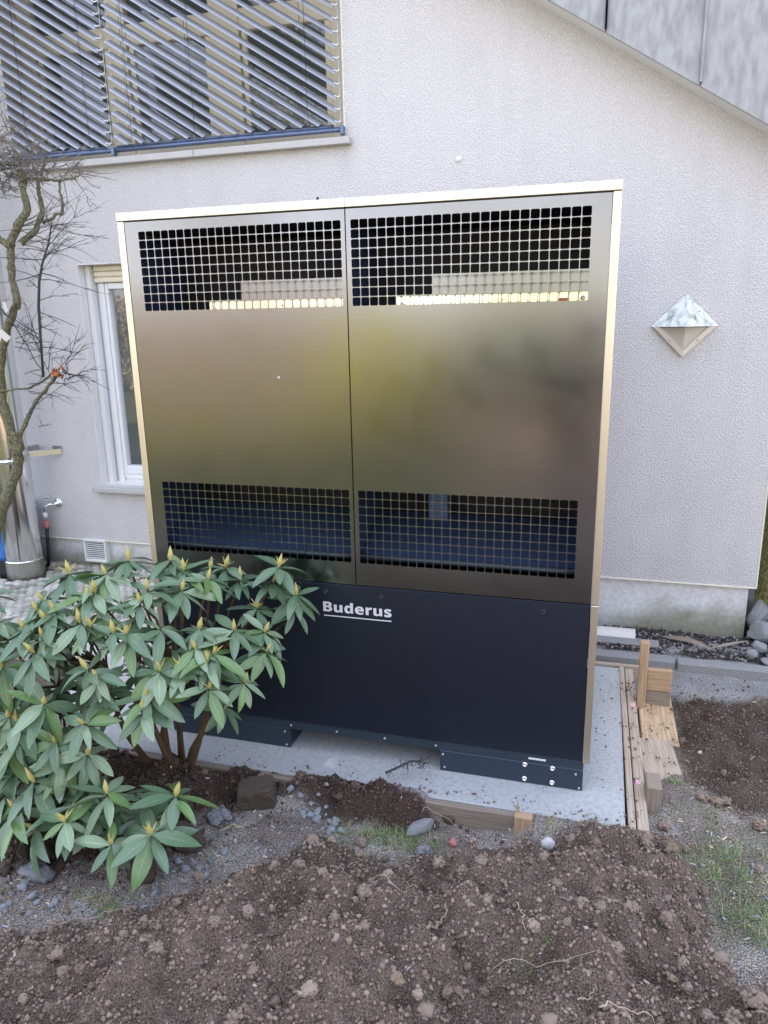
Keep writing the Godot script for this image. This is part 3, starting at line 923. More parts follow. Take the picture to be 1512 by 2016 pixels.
# a lump with a knobbly surface, about 1 across
func lump(sd: int, rough: float, detail := 1, flat := false) -> ArrayMesh:
	var s := SphereMesh.new()
	s.radius = 0.5; s.height = 1.0
	s.radial_segments = [6, 10, 18][detail]; s.rings = [3, 5, 10][detail]
	var a := s.get_mesh_arrays()
	var v: PackedVector3Array = a[Mesh.ARRAY_VERTEX]
	var n := FastNoiseLite.new()
	n.seed = sd
	n.frequency = 1.3
	n.fractal_octaves = 4
	var r := RandomNumberGenerator.new()
	r.seed = sd
	var cuts := []
	for k in 9: cuts.append([Vector3(r.randfn(), r.randfn(), r.randfn()).normalized(), r.randf_range(0.27, 0.42)])
	for i in v.size():
		var p := v[i]
		if flat:   # broken stone: plane cuts
			for c in cuts:
				var e: float = p.dot(c[0]) - c[1]
				if e > 0.0: p -= c[0] * e
		p *= 1.0 + rough * n.get_noise_3dv(p * 2.0) * 2.0
		v[i] = p
	a[Mesh.ARRAY_VERTEX] = v
	var st := SurfaceTool.new()
	st.create_from_arrays(a)
	if flat:
		st.deindex()
		var st2 := begin()
		var aa: Array = st.commit_to_arrays()
		for p in aa[Mesh.ARRAY_VERTEX]: st2.add_vertex(p)
		return done(st2)
	st.generate_normals()
	return st.commit()

# a worn rectangular block, 1 across
func block_mesh() -> ArrayMesh:
	var b := BoxMesh.new()
	b.size = Vector3.ONE
	b.subdivide_width = 12; b.subdivide_height = 8; b.subdivide_depth = 8
	var n := FastNoiseLite.new()
	n.seed = 5; n.frequency = 1.4; n.fractal_octaves = 4
	var a := b.get_mesh_arrays()
	var v: PackedVector3Array = a[Mesh.ARRAY_VERTEX]
	for i in v.size():
		var p := v[i]
		var over := maxf(0.0, p.length() - 0.66)
		p *= 1.0 - over * 0.55
		v[i] = p * (1.0 + 0.16 * n.get_noise_3dv(p * 1.6))
	a[Mesh.ARRAY_VERTEX] = v
	a[Mesh.ARRAY_INDEX] = a[Mesh.ARRAY_INDEX]
	var st := begin()
	var idx: PackedInt32Array = a[Mesh.ARRAY_INDEX]
	for k in idx: st.add_vertex(v[k])
	return done(st)

# a clod: a core with crumbs stuck all over it
func clod(sd: int) -> ArrayMesh:
	var r := RandomNumberGenerator.new()
	r.seed = sd
	var st := SurfaceTool.new()
	st.begin(Mesh.PRIMITIVE_TRIANGLES)
	st.append_from(lump(sd, 0.30, 1, true), 0, Transform3D(Basis().scaled(Vector3(0.95, 0.8, 0.85)), Vector3.ZERO))
	var bit := lump(sd + 3, 0.2, 0, true)
	for i in 46:
		var d := Vector3(r.randfn(), r.randfn(), r.randfn()).normalized()
		var s := r.randf_range(0.10, 0.36)
		st.append_from(bit, 0, Transform3D(Basis(Vector3(r.randfn(), r.randfn(), r.randfn()).normalized(), r.randf() * TAU).scaled_local(Vector3(1, 0.8, 1.1) * s), d * Vector3(0.40, 0.33, 0.36) * r.randf_range(0.85, 1.1)))
	st.generate_normals()
	return st.commit()

func scatter(called: String, mesh: Mesh, m: Material, label: String, category: String, list: Array) -> void:
	var mm := MultiMesh.new()
	mm.transform_format = MultiMesh.TRANSFORM_3D
	mm.use_colors = true
	mm.mesh = mesh
	mm.instance_count = list.size()
	for i in list.size():
		mm.set_instance_transform(i, list[i][0])
		mm.set_instance_color(i, list[i][1])
	var o := MultiMeshInstance3D.new()
	o.multimesh = mm
	o.material_override = m
	o.name = numbered(called)
	add_child(o)
	tag(o, label, category, "", "stuff")

func spin(s: Vector3) -> Basis:
	return Basis(Vector3(rng.randfn(), rng.randfn(), rng.randfn()).normalized(), rng.randf() * TAU).scaled_local(s)

func crumbs() -> void:
	var fine := []
	var clods := []
	for i in 110000:
		var x := rng.randf_range(-0.9, 3.2)
		var z := rng.randf_range(-1.15, 2.1)
		var h := mask(0, x, z)
		var b := mask(1, x, z)
		var d := mask(2, x, z)
		var k := maxf(h, maxf(b, d))
		var w := 0.04 * noise_b.get_noise_2d(x * 120, z * 120)
		if k + w < -0.01 and rng.randf() > (0.3 if z > 0.15 and x < 2.0 else 0.08): continue
		if x > -0.4 and x < 1.86 and z < 0.12: continue
		var big := rng.randf() < 0.022 and (b < 0.0 or rng.randf() < 0.3)
		var s := pow(rng.randf(), 3.0) * (0.042 if big else 0.012) + (0.014 if big else 0.0034)
		if b > 0.0: s *= 0.75
		var v := rng.randf_range(0.68, 1.28)
		var c := Color(0.255, 0.192, 0.147) * v
		if d > h and d > b: c = Color(0.11, 0.077, 0.06) * v
		elif b > h: c = c * 0.7
		if rng.randf() < 0.07: c = c.lerp(Color(0.26, 0.19, 0.12), 0.7)
		if rng.randf() < 0.03: c = Color(0.09, 0.066, 0.055)
		var t := Transform3D(spin(Vector3(rng.randf_range(0.7, 1.2), rng.randf_range(0.6, 1.0), rng.randf_range(0.7, 1.2)) * s), Vector3(x, ground_at(x, z) + s * 0.18, z))
		(clods if big else fine).append([t, c])
	# crumbs trodden onto the slab's edges and the boards
	for i in 1500:
		var e := rng.randf()
		var p := Vector3(rng.randf_range(0.1, 1.8), 0.0, 0.16 - absf(rng.randfn()) * 0.06)
		if e < 0.3: p = Vector3(rng.randf_range(1.80, 1.865), 0.002, rng.randf_range(-1.0, 0.15))
		elif e < 0.55: p = Vector3(rng.randf_range(1.88, 2.02), -0.036, rng.randf_range(-0.88, -0.16))
		elif e < 0.65: p = Vector3(rng.randf_range(1.69, 1.80), 0.0, rng.randf_range(-1.05, 0.1))
		if noise_a.get_noise_2d(p.x * 130, p.z * 130) < 0.0: continue
		var s := pow(rng.randf(), 3.0) * 0.008 + 0.002
		fine.append([Transform3D(spin(Vector3.ONE * s), p + Vector3(0, s * 0.3, 0)), Color(0.16, 0.12, 0.095) * rng.randf_range(0.7, 1.3)])
	scatter("soil_crumbs", lump(4, 0.35, 0), M.crumb, "fine crumbs of loose brown soil", "soil", fine)
	scatter("soil_lumps", clod(9), M.crumb, "small lumps of loose brown soil", "soil", clods)
	# sand, grit and wood chips on the pale strip
	var grit := []
	for i in 16000:
		var x := rng.randf_range(-0.7, 3.0)
		var z := rng.randf_range(-1.2, 1.3)
		if x > -0.4 and x < 1.9 and z < 0.17: continue
		if maxf(mask(0, x, z), maxf(mask(1, x, z), mask(2, x, z))) > 0.02 and rng.randf() > 0.06: continue
		if z < -0.2 and rng.randf() < 0.75: continue
		var s := pow(rng.randf(), 2.5) * 0.013 + 0.003
		var v := rng.randf_range(0.6, 1.25)
		var c := [Color(0.42, 0.38, 0.33), Color(0.33, 0.36, 0.39), Color(0.5, 0.41, 0.29), Color(0.25, 0.22, 0.19)][rng.randi() % 4] * v as Color
		var sc := Vector3(rng.randf_range(0.8, 2.4), 0.55, rng.randf_range(0.5, 0.9)) * s
		grit.append([Transform3D(spin(sc), Vector3(x, ground_at(x, z) + s * 0.2, z)), c])
	scatter("grit", lump(15, 0.2, 0, true), M.crumb, "pale sand, grit and wood chips strewn before the slab", "grit", grit)
	# dark mulch chips along the foot of the wall
	var mulch := []
	for i in 4200:
		var x := rng.randf_range(1.5, 2.75)
		var z := rng.randf_range(-1.6, -1.29)
		if noise_a.get_noise_2d(x * 60, z * 90) + 0.5 * smooth(-1.38, -1.55, z) + 0.15 < rng.randf_range(-0.3, 0.3): continue
		var s := rng.randf_range(0.006, 0.022)
		var v := rng.randf_range(0.4, 1.5)
		mulch.append([Transform3D(spin(Vector3(1.5, 0.35, 0.6) * s), Vector3(x, ground_at(x, z) + 0.003, z)), (Color(0.075, 0.065, 0.058) if rng.randf() < 0.75 else Color(0.28, 0.26, 0.25)) * v])
	scatter("mulch", lump(17, 0.2, 0, true), M.crumb, "dark bark mulch and gravel along the foot of the wall", "mulch", mulch)

func blade_mesh() -> ArrayMesh:
	var st := begin(true)
	var prev := [Vector3(-0.04, 0, 0), Vector3(0.04, 0, 0)]
	for k in 3:
		var t := (k + 1) / 3.0
		var w := 0.04 * (1.0 - t * 0.95)
		var cur := [Vector3(-w, t * 0.9, t * t * 0.5), Vector3(w, t * 0.9, t * t * 0.5)]
		for v in [prev[0], prev[1], cur[1], prev[0], cur[1], cur[0]]: st.add_vertex(v)
		prev = cur
	return done(st)

func grass() -> void:
	var list := []
	var spots := [[Vector2(0.94, 0.37), 0.17, 0.06, 900], [Vector2(1.12, 0.34), 0.07, 0.05, 500], [Vector2(0.22, 0.90), 0.10, 0.05, 420], [Vector2(2.02, 0.02), 0.13, 0.06, 260], [Vector2(2.1, 0.22), 0.11, 0.12, 600], [Vector2(2.26, 0.46), 0.2, 0.14, 1500], [Vector2(2.5, 0.3), 0.25, 0.2, 1200], [Vector2(2.3, 0.12), 0.25, 0.10, 600], [Vector2(1.98, -0.20), 0.05, 0.02, 90], [Vector2(1.55, 0.23), 0.05, 0.03, 50], [Vector2(1.74, 0.19), 0.10, 0.03, 70], [Vector2(1.53, 0.93), 0.03, 0.02, 24], [Vector2(1.57, 0.86), 0.02, 0.015, 20], [Vector2(2.12, -0.06), 0.05, 0.04, 70]]
	for s in spots:
		for i in s[3]:
			var x: float = s[0].x + rng.randfn() * s[1] * 0.55
			var z: float = s[0].y + rng.randfn() * s[2] * 0.55
			if noise_a.get_noise_2d(x * 110, z * 110) < -0.15: continue
			var L := rng.randf_range(0.018, 0.05)
			var dry := rng.randf() < 0.3
			var c := Color(0.34, 0.30, 0.14) if dry else Color(0.13, 0.21, 0.06) * rng.randf_range(0.7, 1.4)
			var b := Basis(Vector3.UP, rng.randf() * TAU) * Basis(Vector3.RIGHT, rng.randf_range(0.1, 1.2))
			list.append([Transform3D(b.scaled_local(Vector3(L * 0.75, L, L)), Vector3(x, ground_at(x, z) - 0.002, z)), c])
	scatter("grass", blade_mesh(), M.grass, "short thin grass left in patches beside the soil heap", "grass", list)

func stones() -> void:
	var blues: Array[ArrayMesh] = []
	for i in 5: blues.append(lump(40 + i, 0.06, 1, true))
	var rs := RandomNumberGenerator.new()
	rs.seed = 77
	var place := func(called: String, x: float, z: float, s: Vector3, mesh: Mesh, m: Material, label: String, group := "", sink := 0.22) -> MeshInstance3D:
		var o := put(called, mesh, m)
		o.transform = Transform3D(Basis(Vector3.UP, rs.randf() * TAU) * Basis(Vector3.RIGHT, rs.randf_range(-0.3, 0.3)).scaled_local(s), Vector3(x, ground_at(x, z, false) + s.y * (0.5 - sink), z))
		tag(o, label, "stone" if called != "soil_clod" else "clod", group)
		return o
	# blue-grey crushed stone lies in two runs
	for g in [[Vector2(0.62, 0.27), Vector2(0.84, 0.38), 0.035, 46, "small blue grey crushed stone in the run left of the grass tuft", "crushed stones left of the grass tuft"], [Vector2(0.30, 0.80), Vector2(0.56, 0.52), 0.045, 34, "small blue grey crushed stone in the run right of the shrub", "crushed stones right of the shrub"], [Vector2(-0.15, 1.02), Vector2(0.10, 0.88), 0.04, 26, "small blue grey crushed stone in the rubble below the shrub", "crushed stones below the shrub"]]:
		for i in g[3]:
			var p: Vector2 = g[0].lerp(g[1], rs.randf()) + Vector2(rs.randfn(), rs.randfn()) * g[2]
			if p.y < 0.2 and p.x > -0.4: continue
			var s := 0.011 + 0.024 * pow(rs.randf(), 2.2)
			place.call("crushed_stone", p.x, p.y, Vector3(s * 1.25, s * 0.8, s), blues[rs.randi() % 5], M.stone_blue, g[4], g[5])
	place.call("crushed_stone", 0.39, 0.15, Vector3(0.05, 0.035, 0.03), blues[1], M.stone_blue, "flat blue grey stone alone on the dark soil near the slab")
	place.call("crushed_stone", 0.92, 0.455, Vector3(0.026, 0.022, 0.022), blues[2], M.stone_blue, "pale grey stone below the left end of the grass tuft")
	place.call("crushed_stone", 0.47, 0.80, Vector3(0.05, 0.03, 0.04), blues[3], M.stone_blue, "blue grey stone on the left flank of the soil heap")
	# larger lumps
	var fat := lump(61, 0.12, 2, true)
	var o: MeshInstance3D = place.call("broken_block", 0.475, 0.30, Vector3(0.135, 0.085, 0.095), block_mesh(), M.stone_brown, "brown earthy block of masonry lying right of the shrub", "", 0.05)
	o.basis = Basis.from_euler(Vector3(0.12, 0.35, 0.1)).scaled_local(Vector3(0.135, 0.085, 0.095))
	place.call("lump_of_mortar", 0.38, 0.42, Vector3(0.12, 0.06, 0.10), clod(64), M.stone_grey, "crumbly blue grey lump of mortar left of the brown block")
	place.call("lump_of_mortar", -0.06, 0.84, Vector3(0.13, 0.08, 0.10), clod(65), M.stone_grey, "large crumbly grey lump of mortar under the front shrub")
	place.call("lump_of_mortar", -0.22, 0.66, Vector3(0.10, 0.10, 0.09), clod(66), M.stone_grey, "grey lump of mortar at the left edge under the leaves")
	place.call("brown_stone", 0.33, 0.56, Vector3(0.15, 0.10, 0.12), fat, M.stone_brown, "rounded brown stone tucked behind the large front leaf")
	place.call("brown_stone", 0.27, 0.74, Vector3(0.12, 0.07, 0.09), lump(67, 0.2, 2), M.stone_brown, "brown earthy stone right of the drooping leaves")
	place.call("brown_stone", -0.10, 0.76, Vector3(0.07, 0.06, 0.06), lump(68, 0.12, 2), M.stone_brown, "small brown stone left of the front shrub's stem")
	place.call("flat_slab_piece", 1.10, 0.29, Vector3(0.14, 0.05, 0.06), lump(69, 0.03, 1, true), M.stone_grey, "flat grey piece of concrete at the end of the grass tuft", "", 0.2)
	place.call("red_stone", 1.225, 0.325, Vector3(0.035, 0.035, 0.03), blues[0], M.stone_red, "small pink red piece of brick beside the grass tuft", "", 0.1)
	place.call("grey_stone", 1.14, 0.40, Vector3(0.06, 0.045, 0.05), clod(70), M.stone_grey, "grey lump below the right end of the grass tuft")
	place.call("pale_stone", 1.545, 0.30, Vector3(0.05, 0.05, 0.035), lump(71, 0.1, 2), M.granite, "pale round stone on the sandy bank by the slab's corner", "", 0.1)
	place.call("pale_stone", 2.62, -0.83, Vector3(0.05, 0.03, 0.04), blues[4], M.granite, "pale stone on the sand right of the dark bed")
	place.call("grey_stone", 2.10, -0.42, Vector3(0.022, 0.018, 0.02), blues[2], M.granite, "tiny pale stone alone on the dark bed")
	# cobbles by the house corner
	for q in [[2.52, -1.56, 0.16, 0.13], [2.66, -1.60, 0.15, 0.12], [2.60, -1.44, 0.13, 0.10], [2.49, -1.42, 0.09, 0.08], [2.56, -1.33, 0.12, 0.07], [2.70, -1.38, 0.14, 0.10], [2.70, -1.50, 0.12, 0.12], [2.44, -1.35, 0.07, 0.05], [2.50, -1.28, 0.08, 0.05], [2.78, -1.30, 0.13, 0.09], [2.52, -1.72, 0.13, 0.20], [2.53, -1.86, 0.14, 0.30]]:
		place.call("cobble", q[0], q[1], Vector3(q[2], q[3], q[2] * 0.85), lump(80 + int(q[0] * 100) % 7, 0.07, 2, true), M.stone_grey, "rounded grey cobble heaped at the foot of the house corner", "cobbles at the house corner", 0.12)
	# big clods of the heap
	var cl: Array[ArrayMesh] = []
	for i in 4: cl.append(clod(90 + i))
	for i in 26:
		var x := rs.randf_range(-0.2, 2.5)
		var z := rs.randf_range(0.3, 1.5)
		if mask(0, x, z) < 0.03: continue
		var s := rs.randf_range(0.035, 0.075)
		place.call("soil_clod", x, z, Vector3(s, s * 0.75, s), cl[i % 4], M.clod, "brown soil clod on the loose heap in the foreground", "clods on the heap", 0.3)
	for q in [[1.93, 0.07, 0.05], [2.07, -0.09, 0.045], [2.12, -0.10, 0.05], [2.16, -0.13, 0.04], [2.25, -0.02, 0.055], [1.87, 0.17, 0.04], [1.62, 0.27, 0.045], [1.69, 0.21, 0.04]]:
		place.call("soil_clod", q[0], q[1], Vector3(q[2], q[2] * 0.8, q[2]), cl[int(q[0] * 50) % 4], M.clod, "dark soil clod on the pale ground near the slab's corner", "clods near the slab corner", 0.15)

# ---------------------------------------------------------------- slab, formwork, kerbs
func slab_and_timber() -> void:
	var st := begin()
	bx(st, Vector3(-0.38, -0.15, -1.075), Vector3(1.797, 0.0, 0.166), 0.004)
	tag(obj("concrete_slab", st, M.concrete), "pale grey concrete slab under the cabinet", "slab", "", "structure")
	var board := func(called: String, a: Vector3, z: Vector3, m: Material, label: String, turn := Vector3.ZERO) -> MeshInstance3D:
		var o := boxed(called, a, z, m, self, 0.003)
		o.rotation = turn
		tag(o, label, "board")
		return o
	board.call("formwork_board", Vector3(1.7995, -0.16, -1.09), Vector3(1.8235, 0.004, 0.185), M.dusty_timber_z, "thin pale formwork board along the right edge of the slab", Vector3(0, 0.012, 0))
	board.call("formwork_plank", Vector3(1.828, -0.16, -1.085), Vector3(1.866, -0.002, 0.16), M.dusty_timber_z, "wide dusty formwork plank outside the thin board, with pink marks", Vector3(0, 0.013, 0))
	board.call("front_board", Vector3(-0.30, -0.17, 0.170), Vector3(1.44, -0.004, 0.197), M.grey_timber_x, "dark formwork board along the slab's front edge, half buried")
	board.call("rear_board", Vector3(1.2, -0.12, -1.118), Vector3(1.90, 0.006, -1.094), M.dusty_timber_x, "pale formwork board along the slab's rear edge")
	for q in [[-0.715], [-0.115]]:
		st = begin()
		var pp := PackedVector2Array()
		for i in 11: pp.append(Vector2(cos(TAU * i / 11.0) * 0.014, sin(TAU * i / 11.0) * 0.020) * rng.randf_range(0.6, 1.1))
		prism(st, pp, -0.002, 0.001)
		var o := obj("paint_mark", st, M.pink, self, Vector3(1.847, -0.0015, q[0]))
		o.rotation = Vector3(-PI / 2, 0, 0)
		tag(o, "pink paint mark on the formwork plank, %s" % ("near the upright stake" if q[0] < -0.5 else "near the short block"), "paint mark")
	var t := board.call("upright_stake", Vector3(1.866, -0.1, -0.792), Vector3(1.903, 0.285, -0.757), M.timber_y, "upright brown timber stake beside the right rear of the slab") as Node3D
	t.set_meta("category", "stake")
	board.call("cross_plank", Vector3(1.906, 0.034, -0.83), Vector3(2.012, 0.138, -0.80), M.timber_x, "short upright plank end right of the stake, the upper one")
	board.call("cross_plank", Vector3(1.906, -0.08, -0.832), Vector3(2.012, 0.0325, -0.803), M.grey_timber_x, "short plank end under the upper one right of the stake")
	var o := board.call("plywood_sheet", Vector3(-0.075, -0.008, -0.20), Vector3(0.075, 0.008, 0.20), M.plywood, "warm brown plywood piece lying between the slab and the dark bed", Vector3(0.03, 0.02, -0.05)) as Node3D
	o.position = Vector3(1.952, -0.048, -0.69)
	o = board.call("plywood_sheet", Vector3(-0.073, -0.008, -0.18), Vector3(0.073, 0.008, 0.18), M.dusty_timber_z, "pale dusty plywood piece lying before the warm brown one", Vector3(0.02, 0.10, -0.04))
	o.position = Vector3(1.944, -0.052, -0.33)
	o = board.call("timber_block", Vector3(-0.026, -0.10, -0.05), Vector3(0.026, 0.05, 0.05), M.grey_timber_y, "short squared timber block at the slab's right front corner", Vector3(0.0, 0.03, -0.02))
	o.position = Vector3(1.895, -0.02, -0.055)
	o.set_meta("category", "block")
	# splintered peg at the front edge
	var peg := thing("wooden_peg", "pale splintered wooden peg at the slab's front edge", "peg", Vector3(1.455, 0, 0.17))
	st = begin()
	bx(st, Vector3(-0.030, -0.12, 0.028), Vector3(0.030, 0.020, 0.062), 0.002)
	obj("post", st, M.timber_y, peg)
	st = begin()
	poly(st, [Vector3(-0.028, 0.02, 0.030), Vector3(-0.014, 0.02, 0.030), Vector3(-0.023, 0.07, 0.032)], Vector3(0, 0, -1))
	poly(st, [Vector3(-0.028, 0.02, 0.036), Vector3(-0.014, 0.02, 0.036), Vector3(-0.023, 0.07, 0.032)], Vector3(0, 0, 1))
	poly(st, [Vector3(-0.028, 0.02, 0.030), Vector3(-0.028, 0.02, 0.036), Vector3(-0.023, 0.07, 0.032)], Vector3(1, 0, 0))
	poly(st, [Vector3(-0.014, 0.02, 0.030), Vector3(-0.014, 0.02, 0.036), Vector3(-0.023, 0.07, 0.032)], Vector3(-1, 0, 0))
	obj("splinter", st, M.timber_y, peg)
	# kerb stones behind the slab
	for q in [[1.0, 2.062, -1.235, -1.165, 0.02, "grey kerb stone right behind the cabinet and the stake"], [2.072, 3.1, -1.225, -1.155, 0.022, "long grey kerb stone running to the right edge of the picture"], [1.2, 1.998, -1.42, -1.34, 0.02, "second grey kerb stone nearer the wall, behind the stake"], [2.006, 2.6, -1.425, -1.345, -0.006, "dusty kerb stone almost covered by mulch near the wall"]]:
		var k := boxed("kerb_stone", Vector3(q[0], -0.2, q[2]), Vector3(q[1], q[4], q[3]), M.kerb_concrete, self, 0.006)
		tag(k, q[5], "kerb stone")
	# white half pipe
	st = begin(true)
	for i in 12:
		var a0 := PI * i / 12.0
		var a1 := PI * (i + 1) / 12.0
		for s in [[0.052, 1], [0.047, -1]]:
			var p := [Vector3(-0.14, sin(a0) * s[0], cos(a0) * s[0]), Vector3(-0.14, sin(a1) * s[0], cos(a1) * s[0]), Vector3(0.07, sin(a1) * s[0], cos(a1) * s[0]), Vector3(0.07, sin(a0) * s[0], cos(a0) * s[0])]
			for k in ([0, 1, 2, 0, 2, 3] if s[1] > 0 else [0, 2, 1, 0, 3, 2]): st.add_vertex(p[k])
		st.set_smooth_group(-1)
		var e := [Vector3(0.07, sin(a0) * 0.052, cos(a0) * 0.052), Vector3(0.07, sin(a1) * 0.052, cos(a1) * 0.052), Vector3(0.07, sin(a1) * 0.047, cos(a1) * 0.047), Vector3(0.07, sin(a0) * 0.047, cos(a0) * 0.047)]
		for k in [0, 1, 2, 0, 2, 3]: st.add_vertex(e[k])
		st.set_smooth_group(0)
	var g := obj("gutter_piece", st, M.frosted, self, Vector3(1.81, 0.0, -1.455))
	tag(g, "white half round gutter piece on the ground by the cabinet's rear", "gutter")
	# bark strips
	for q in [[Vector3(2.02, 0.02, -1.47), Vector3(2.16, 0.05, -1.44), Vector3(2.27, 0.015, -1.36), 0.02, "grey curved strip of bark lying on the mulch, the longer one"], [Vector3(2.25, 0.02, -1.38), Vector3(2.36, 0.035, -1.42), Vector3(2.44, 0.04, -1.47), 0.011, "thin grey bark strip on the mulch near the house corner"]]:
		st = begin(true)
		var c := Curve3D.new()
		c.add_point(q[0], Vector3.ZERO, (q[1] - q[0]) * 0.5); c.add_point(q[2], (q[1] - q[2]) * 0.5, Vector3.ZERO)
		for i in 10:
			var p0 := c.sample_baked(c.get_baked_length() * i / 10.0)
			var p1 := c.sample_baked(c.get_baked_length() * (i + 1) / 10.0)
			var w0: float = q[3] * sin(PI * (i + 0.6) / 11.0)
			var w1: float = q[3] * sin(PI * (i + 1.6) / 11.0 * 0.999)
			for v in [p0 + Vector3(0, w0, 0), p1 + Vector3(0, w1, 0), p1 - Vector3(0, 0, -w1), p0 + Vector3(0, w0, 0), p1 - Vector3(0, 0, -w1), p0 - Vector3(0, 0, -w0)]: st.add_vertex(v)
		tag(obj("bark_strip", st, M.grey_timber_x), q[4], "bark")
	# scrap of clear film, roots and sticks
	st = begin()
	for tri_ in [[Vector3(-0.03, 0.0, 0.0), Vector3(0.0, 0.035, -0.01), Vector3(0.03, 0.005, 0.01)], [Vector3(0.0, 0.035, -0.01), Vector3(0.035, 0.05, 0.0), Vector3(0.03, 0.005, 0.01)], [Vector3(0.03, 0.005, 0.01), Vector3(0.035, 0.05, 0.0), Vector3(0.042, -0.01, 0.02)]]:
		for v in tri_: st.add_vertex(v)
	tag(obj("plastic_scrap", st, M.film, self, Vector3(0.72, 0.06, 0.17)), "crumpled scrap of clear plastic film on the dark soil", "plastic scrap")
	st = begin()
	var rr := RandomNumberGenerator.new()
	rr.seed = 12
	var trunk := [Vector3(0.93, 0.045, 0.13), Vector3(0.955, 0.05, 0.11), Vector3(0.99, 0.065, 0.09), Vector3(1.02, 0.075, 0.075), Vector3(1.05, 0.07, 0.06)]
	tube(st, trunk, [0.005, 0.005, 0.0045, 0.004, 0.002], 6)
	for i in 70:
		var f := rr.randf()
		var k := clampi(int(f * 4.0), 0, 3)
		var p: Vector3 = trunk[k].lerp(trunk[k + 1], f * 4.0 - k)
		if i > 40: p = trunk[4] + Vector3(rr.randfn(), rr.randfn(), rr.randfn()) * 0.012
		var d := Vector3(rr.randfn(), rr.randf_range(-1.4, 0.4), rr.randfn()).normalized() * rr.randf_range(0.015, 0.045)
		tube(st, [p, p + d * 0.5 + Vector3(rr.randfn(), rr.randfn(), rr.randfn()) * 0.004, p + d], [0.0013, 0.001, 0.0006], 4, false)
	tag(obj("root_clump", st, M.twig_dark), "dark tangled dead root lying on the slab before the cabinet", "root")
	var strand := func(called: String, pts: Array, r: float, m: Material, label: String) -> void:
		var s := begin(true)
		var out := []
		var cv := Curve3D.new()
		for i in pts.size():
			var tn: Vector3 = (pts[mini(i + 1, pts.size() - 1)] - pts[maxi(i - 1, 0)]) * 0.2
			cv.add_point(pts[i], -tn, tn)
		var rads := []
		for i in 15:
			var p := cv.samplef(i / 14.0 * (pts.size() - 1))
			var j := r * 1.2
			out.append(Vector3(p.x, ground_at(p.x, p.z, false) + maxf(p.y * 0.55, 0.012), p.z) + Vector3(rr.randfn(), rr.randfn(), rr.randfn()) * j)
			rads.append(r * lerpf(0.75, 0.3, i / 14.0) * rr.randf_range(0.8, 1.2))
		tube(s, out, rads, 6)
		tag(obj(called, s, m), label, "root" if called == "root_strand" else "stick")
	strand.call("root_strand", [Vector3(1.03, 0.035, 0.70), Vector3(1.08, 0.05, 0.71), Vector3(1.12, 0.055, 0.74), Vector3(1.155, 0.05, 0.74), Vector3(1.17, 0.055, 0.70)], 0.0025, M.root_pale, "thin pale hooked root on the left part of the heap")
	strand.call("root_strand", [Vector3(1.44, 0.06, 0.98), Vector3(1.55, 0.06, 0.95), Vector3(1.66, 0.06, 0.93), Vector3(1.76, 0.055, 0.89)], 0.0013, M.root_pale, "long thin root lying across the middle of the heap")
	strand.call("root_strand", [Vector3(1.49, 0.05, 0.78), Vector3(1.51, 0.07, 0.82), Vector3(1.52, 0.06, 0.87)], 0.0025, M.root_pale, "short pale curled root in the middle of the heap")
	strand.call("root_strand", [Vector3(1.71, 0.05, 1.10), Vector3(1.76, 0.065, 1.05), Vector3(1.81, 0.06, 1.02), Vector3(1.85, 0.05, 1.03)], 0.0028, M.root_pale, "pale bent root in the bottom right of the heap")
	strand.call("root_strand", [Vector3(1.66, 0.05, 1.07), Vector3(1.69, 0.06, 1.03), Vector3(1.70, 0.055, 1.00)], 0.002, M.root_pale, "tiny pale root left of the bent one")
	strand.call("root_strand", [Vector3(1.10, 0.06, 0.26), Vector3(1.13, 0.09, 0.24), Vector3(1.18, 0.10, 0.235), Vector3(1.22, 0.08, 0.245), Vector3(1.26, 0.03, 0.26)], 0.0016, M.root_pale, "thin arched root over the front board")
	strand.call("root_strand", [Vector3(1.66, 0.04, 0.17), Vector3(1.675, 0.065, 0.15), Vector3(1.70, 0.07, 0.14)], 0.0025, M.root, "small bent root at the slab's front right edge")
	strand.call("stick", [Vector3(1.265, 0.055, 0.88), Vector3(1.285, 0.06, 0.83), Vector3(1.31, 0.06, 0.79)], 0.007, M.root, "short brown stick on the heap")
	strand.call("stick", [Vector3(0.15, 0.05, 1.03), Vector3(0.27, 0.055, 0.97), Vector3(0.38, 0.05, 0.92)], 0.005, M.grey_timber_x, "grey stick on the left flank of the heap by the grass")
	strand.call("stick", [Vector3(2.08, 0.01, -0.86), Vector3(2.17, 0.02, -0.95), Vector3(2.25, 0.03, -1.02)], 0.003, M.root, "thin grey stick on the sand behind the bed")
	strand.call("stick", [Vector3(0.43, 0.03, 0.49), Vector3(0.48, 0.035, 0.45), Vector3(0.53, 0.03, 0.42)], 0.005, M.root_pale, "pale wood splinter in front of the brown block")
	var bd := boxed("broken_board", Vector3(-0.09, -0.012, -0.03), Vector3(0.09, 0.012, 0.03), M.dusty_timber_x, self, 0.003)
	bd.position = Vector3(2.56, 0.0, -0.72)
	bd.rotation = Vector3(0.1, 0.5, 0.12)
	tag(bd, "pale piece of board on the dark bed at the right edge", "board")
	# mossy post at the right edge, with a grey pipe behind it
	st = begin(true)
	lathe(st, [Vector2(0.20, -0.2), Vector2(0.19, 0.1), Vector2(0.17, 0.35), Vector2(0.165, 0.62), Vector2(0.17, 0.66), Vector2(0.001, 0.68)], 20)
	tag(obj("mossy_post", st, M.moss_post, self, Vector3(2.70, 0.0, -1.83)), "thick post covered in yellow green moss beside the house corner", "post")
	var dp := thing("grey_column", "grey ringed column standing on the mossy post", "column", Vector3(2.675, 0.68, -1.83))
	st = begin(true)
	lathe(st, [Vector2(0.15, 0.0), Vector2(0.15, 1.9), Vector2(0.001, 1.9)], 20)
	obj("shaft", st, M.kerb_concrete, dp)
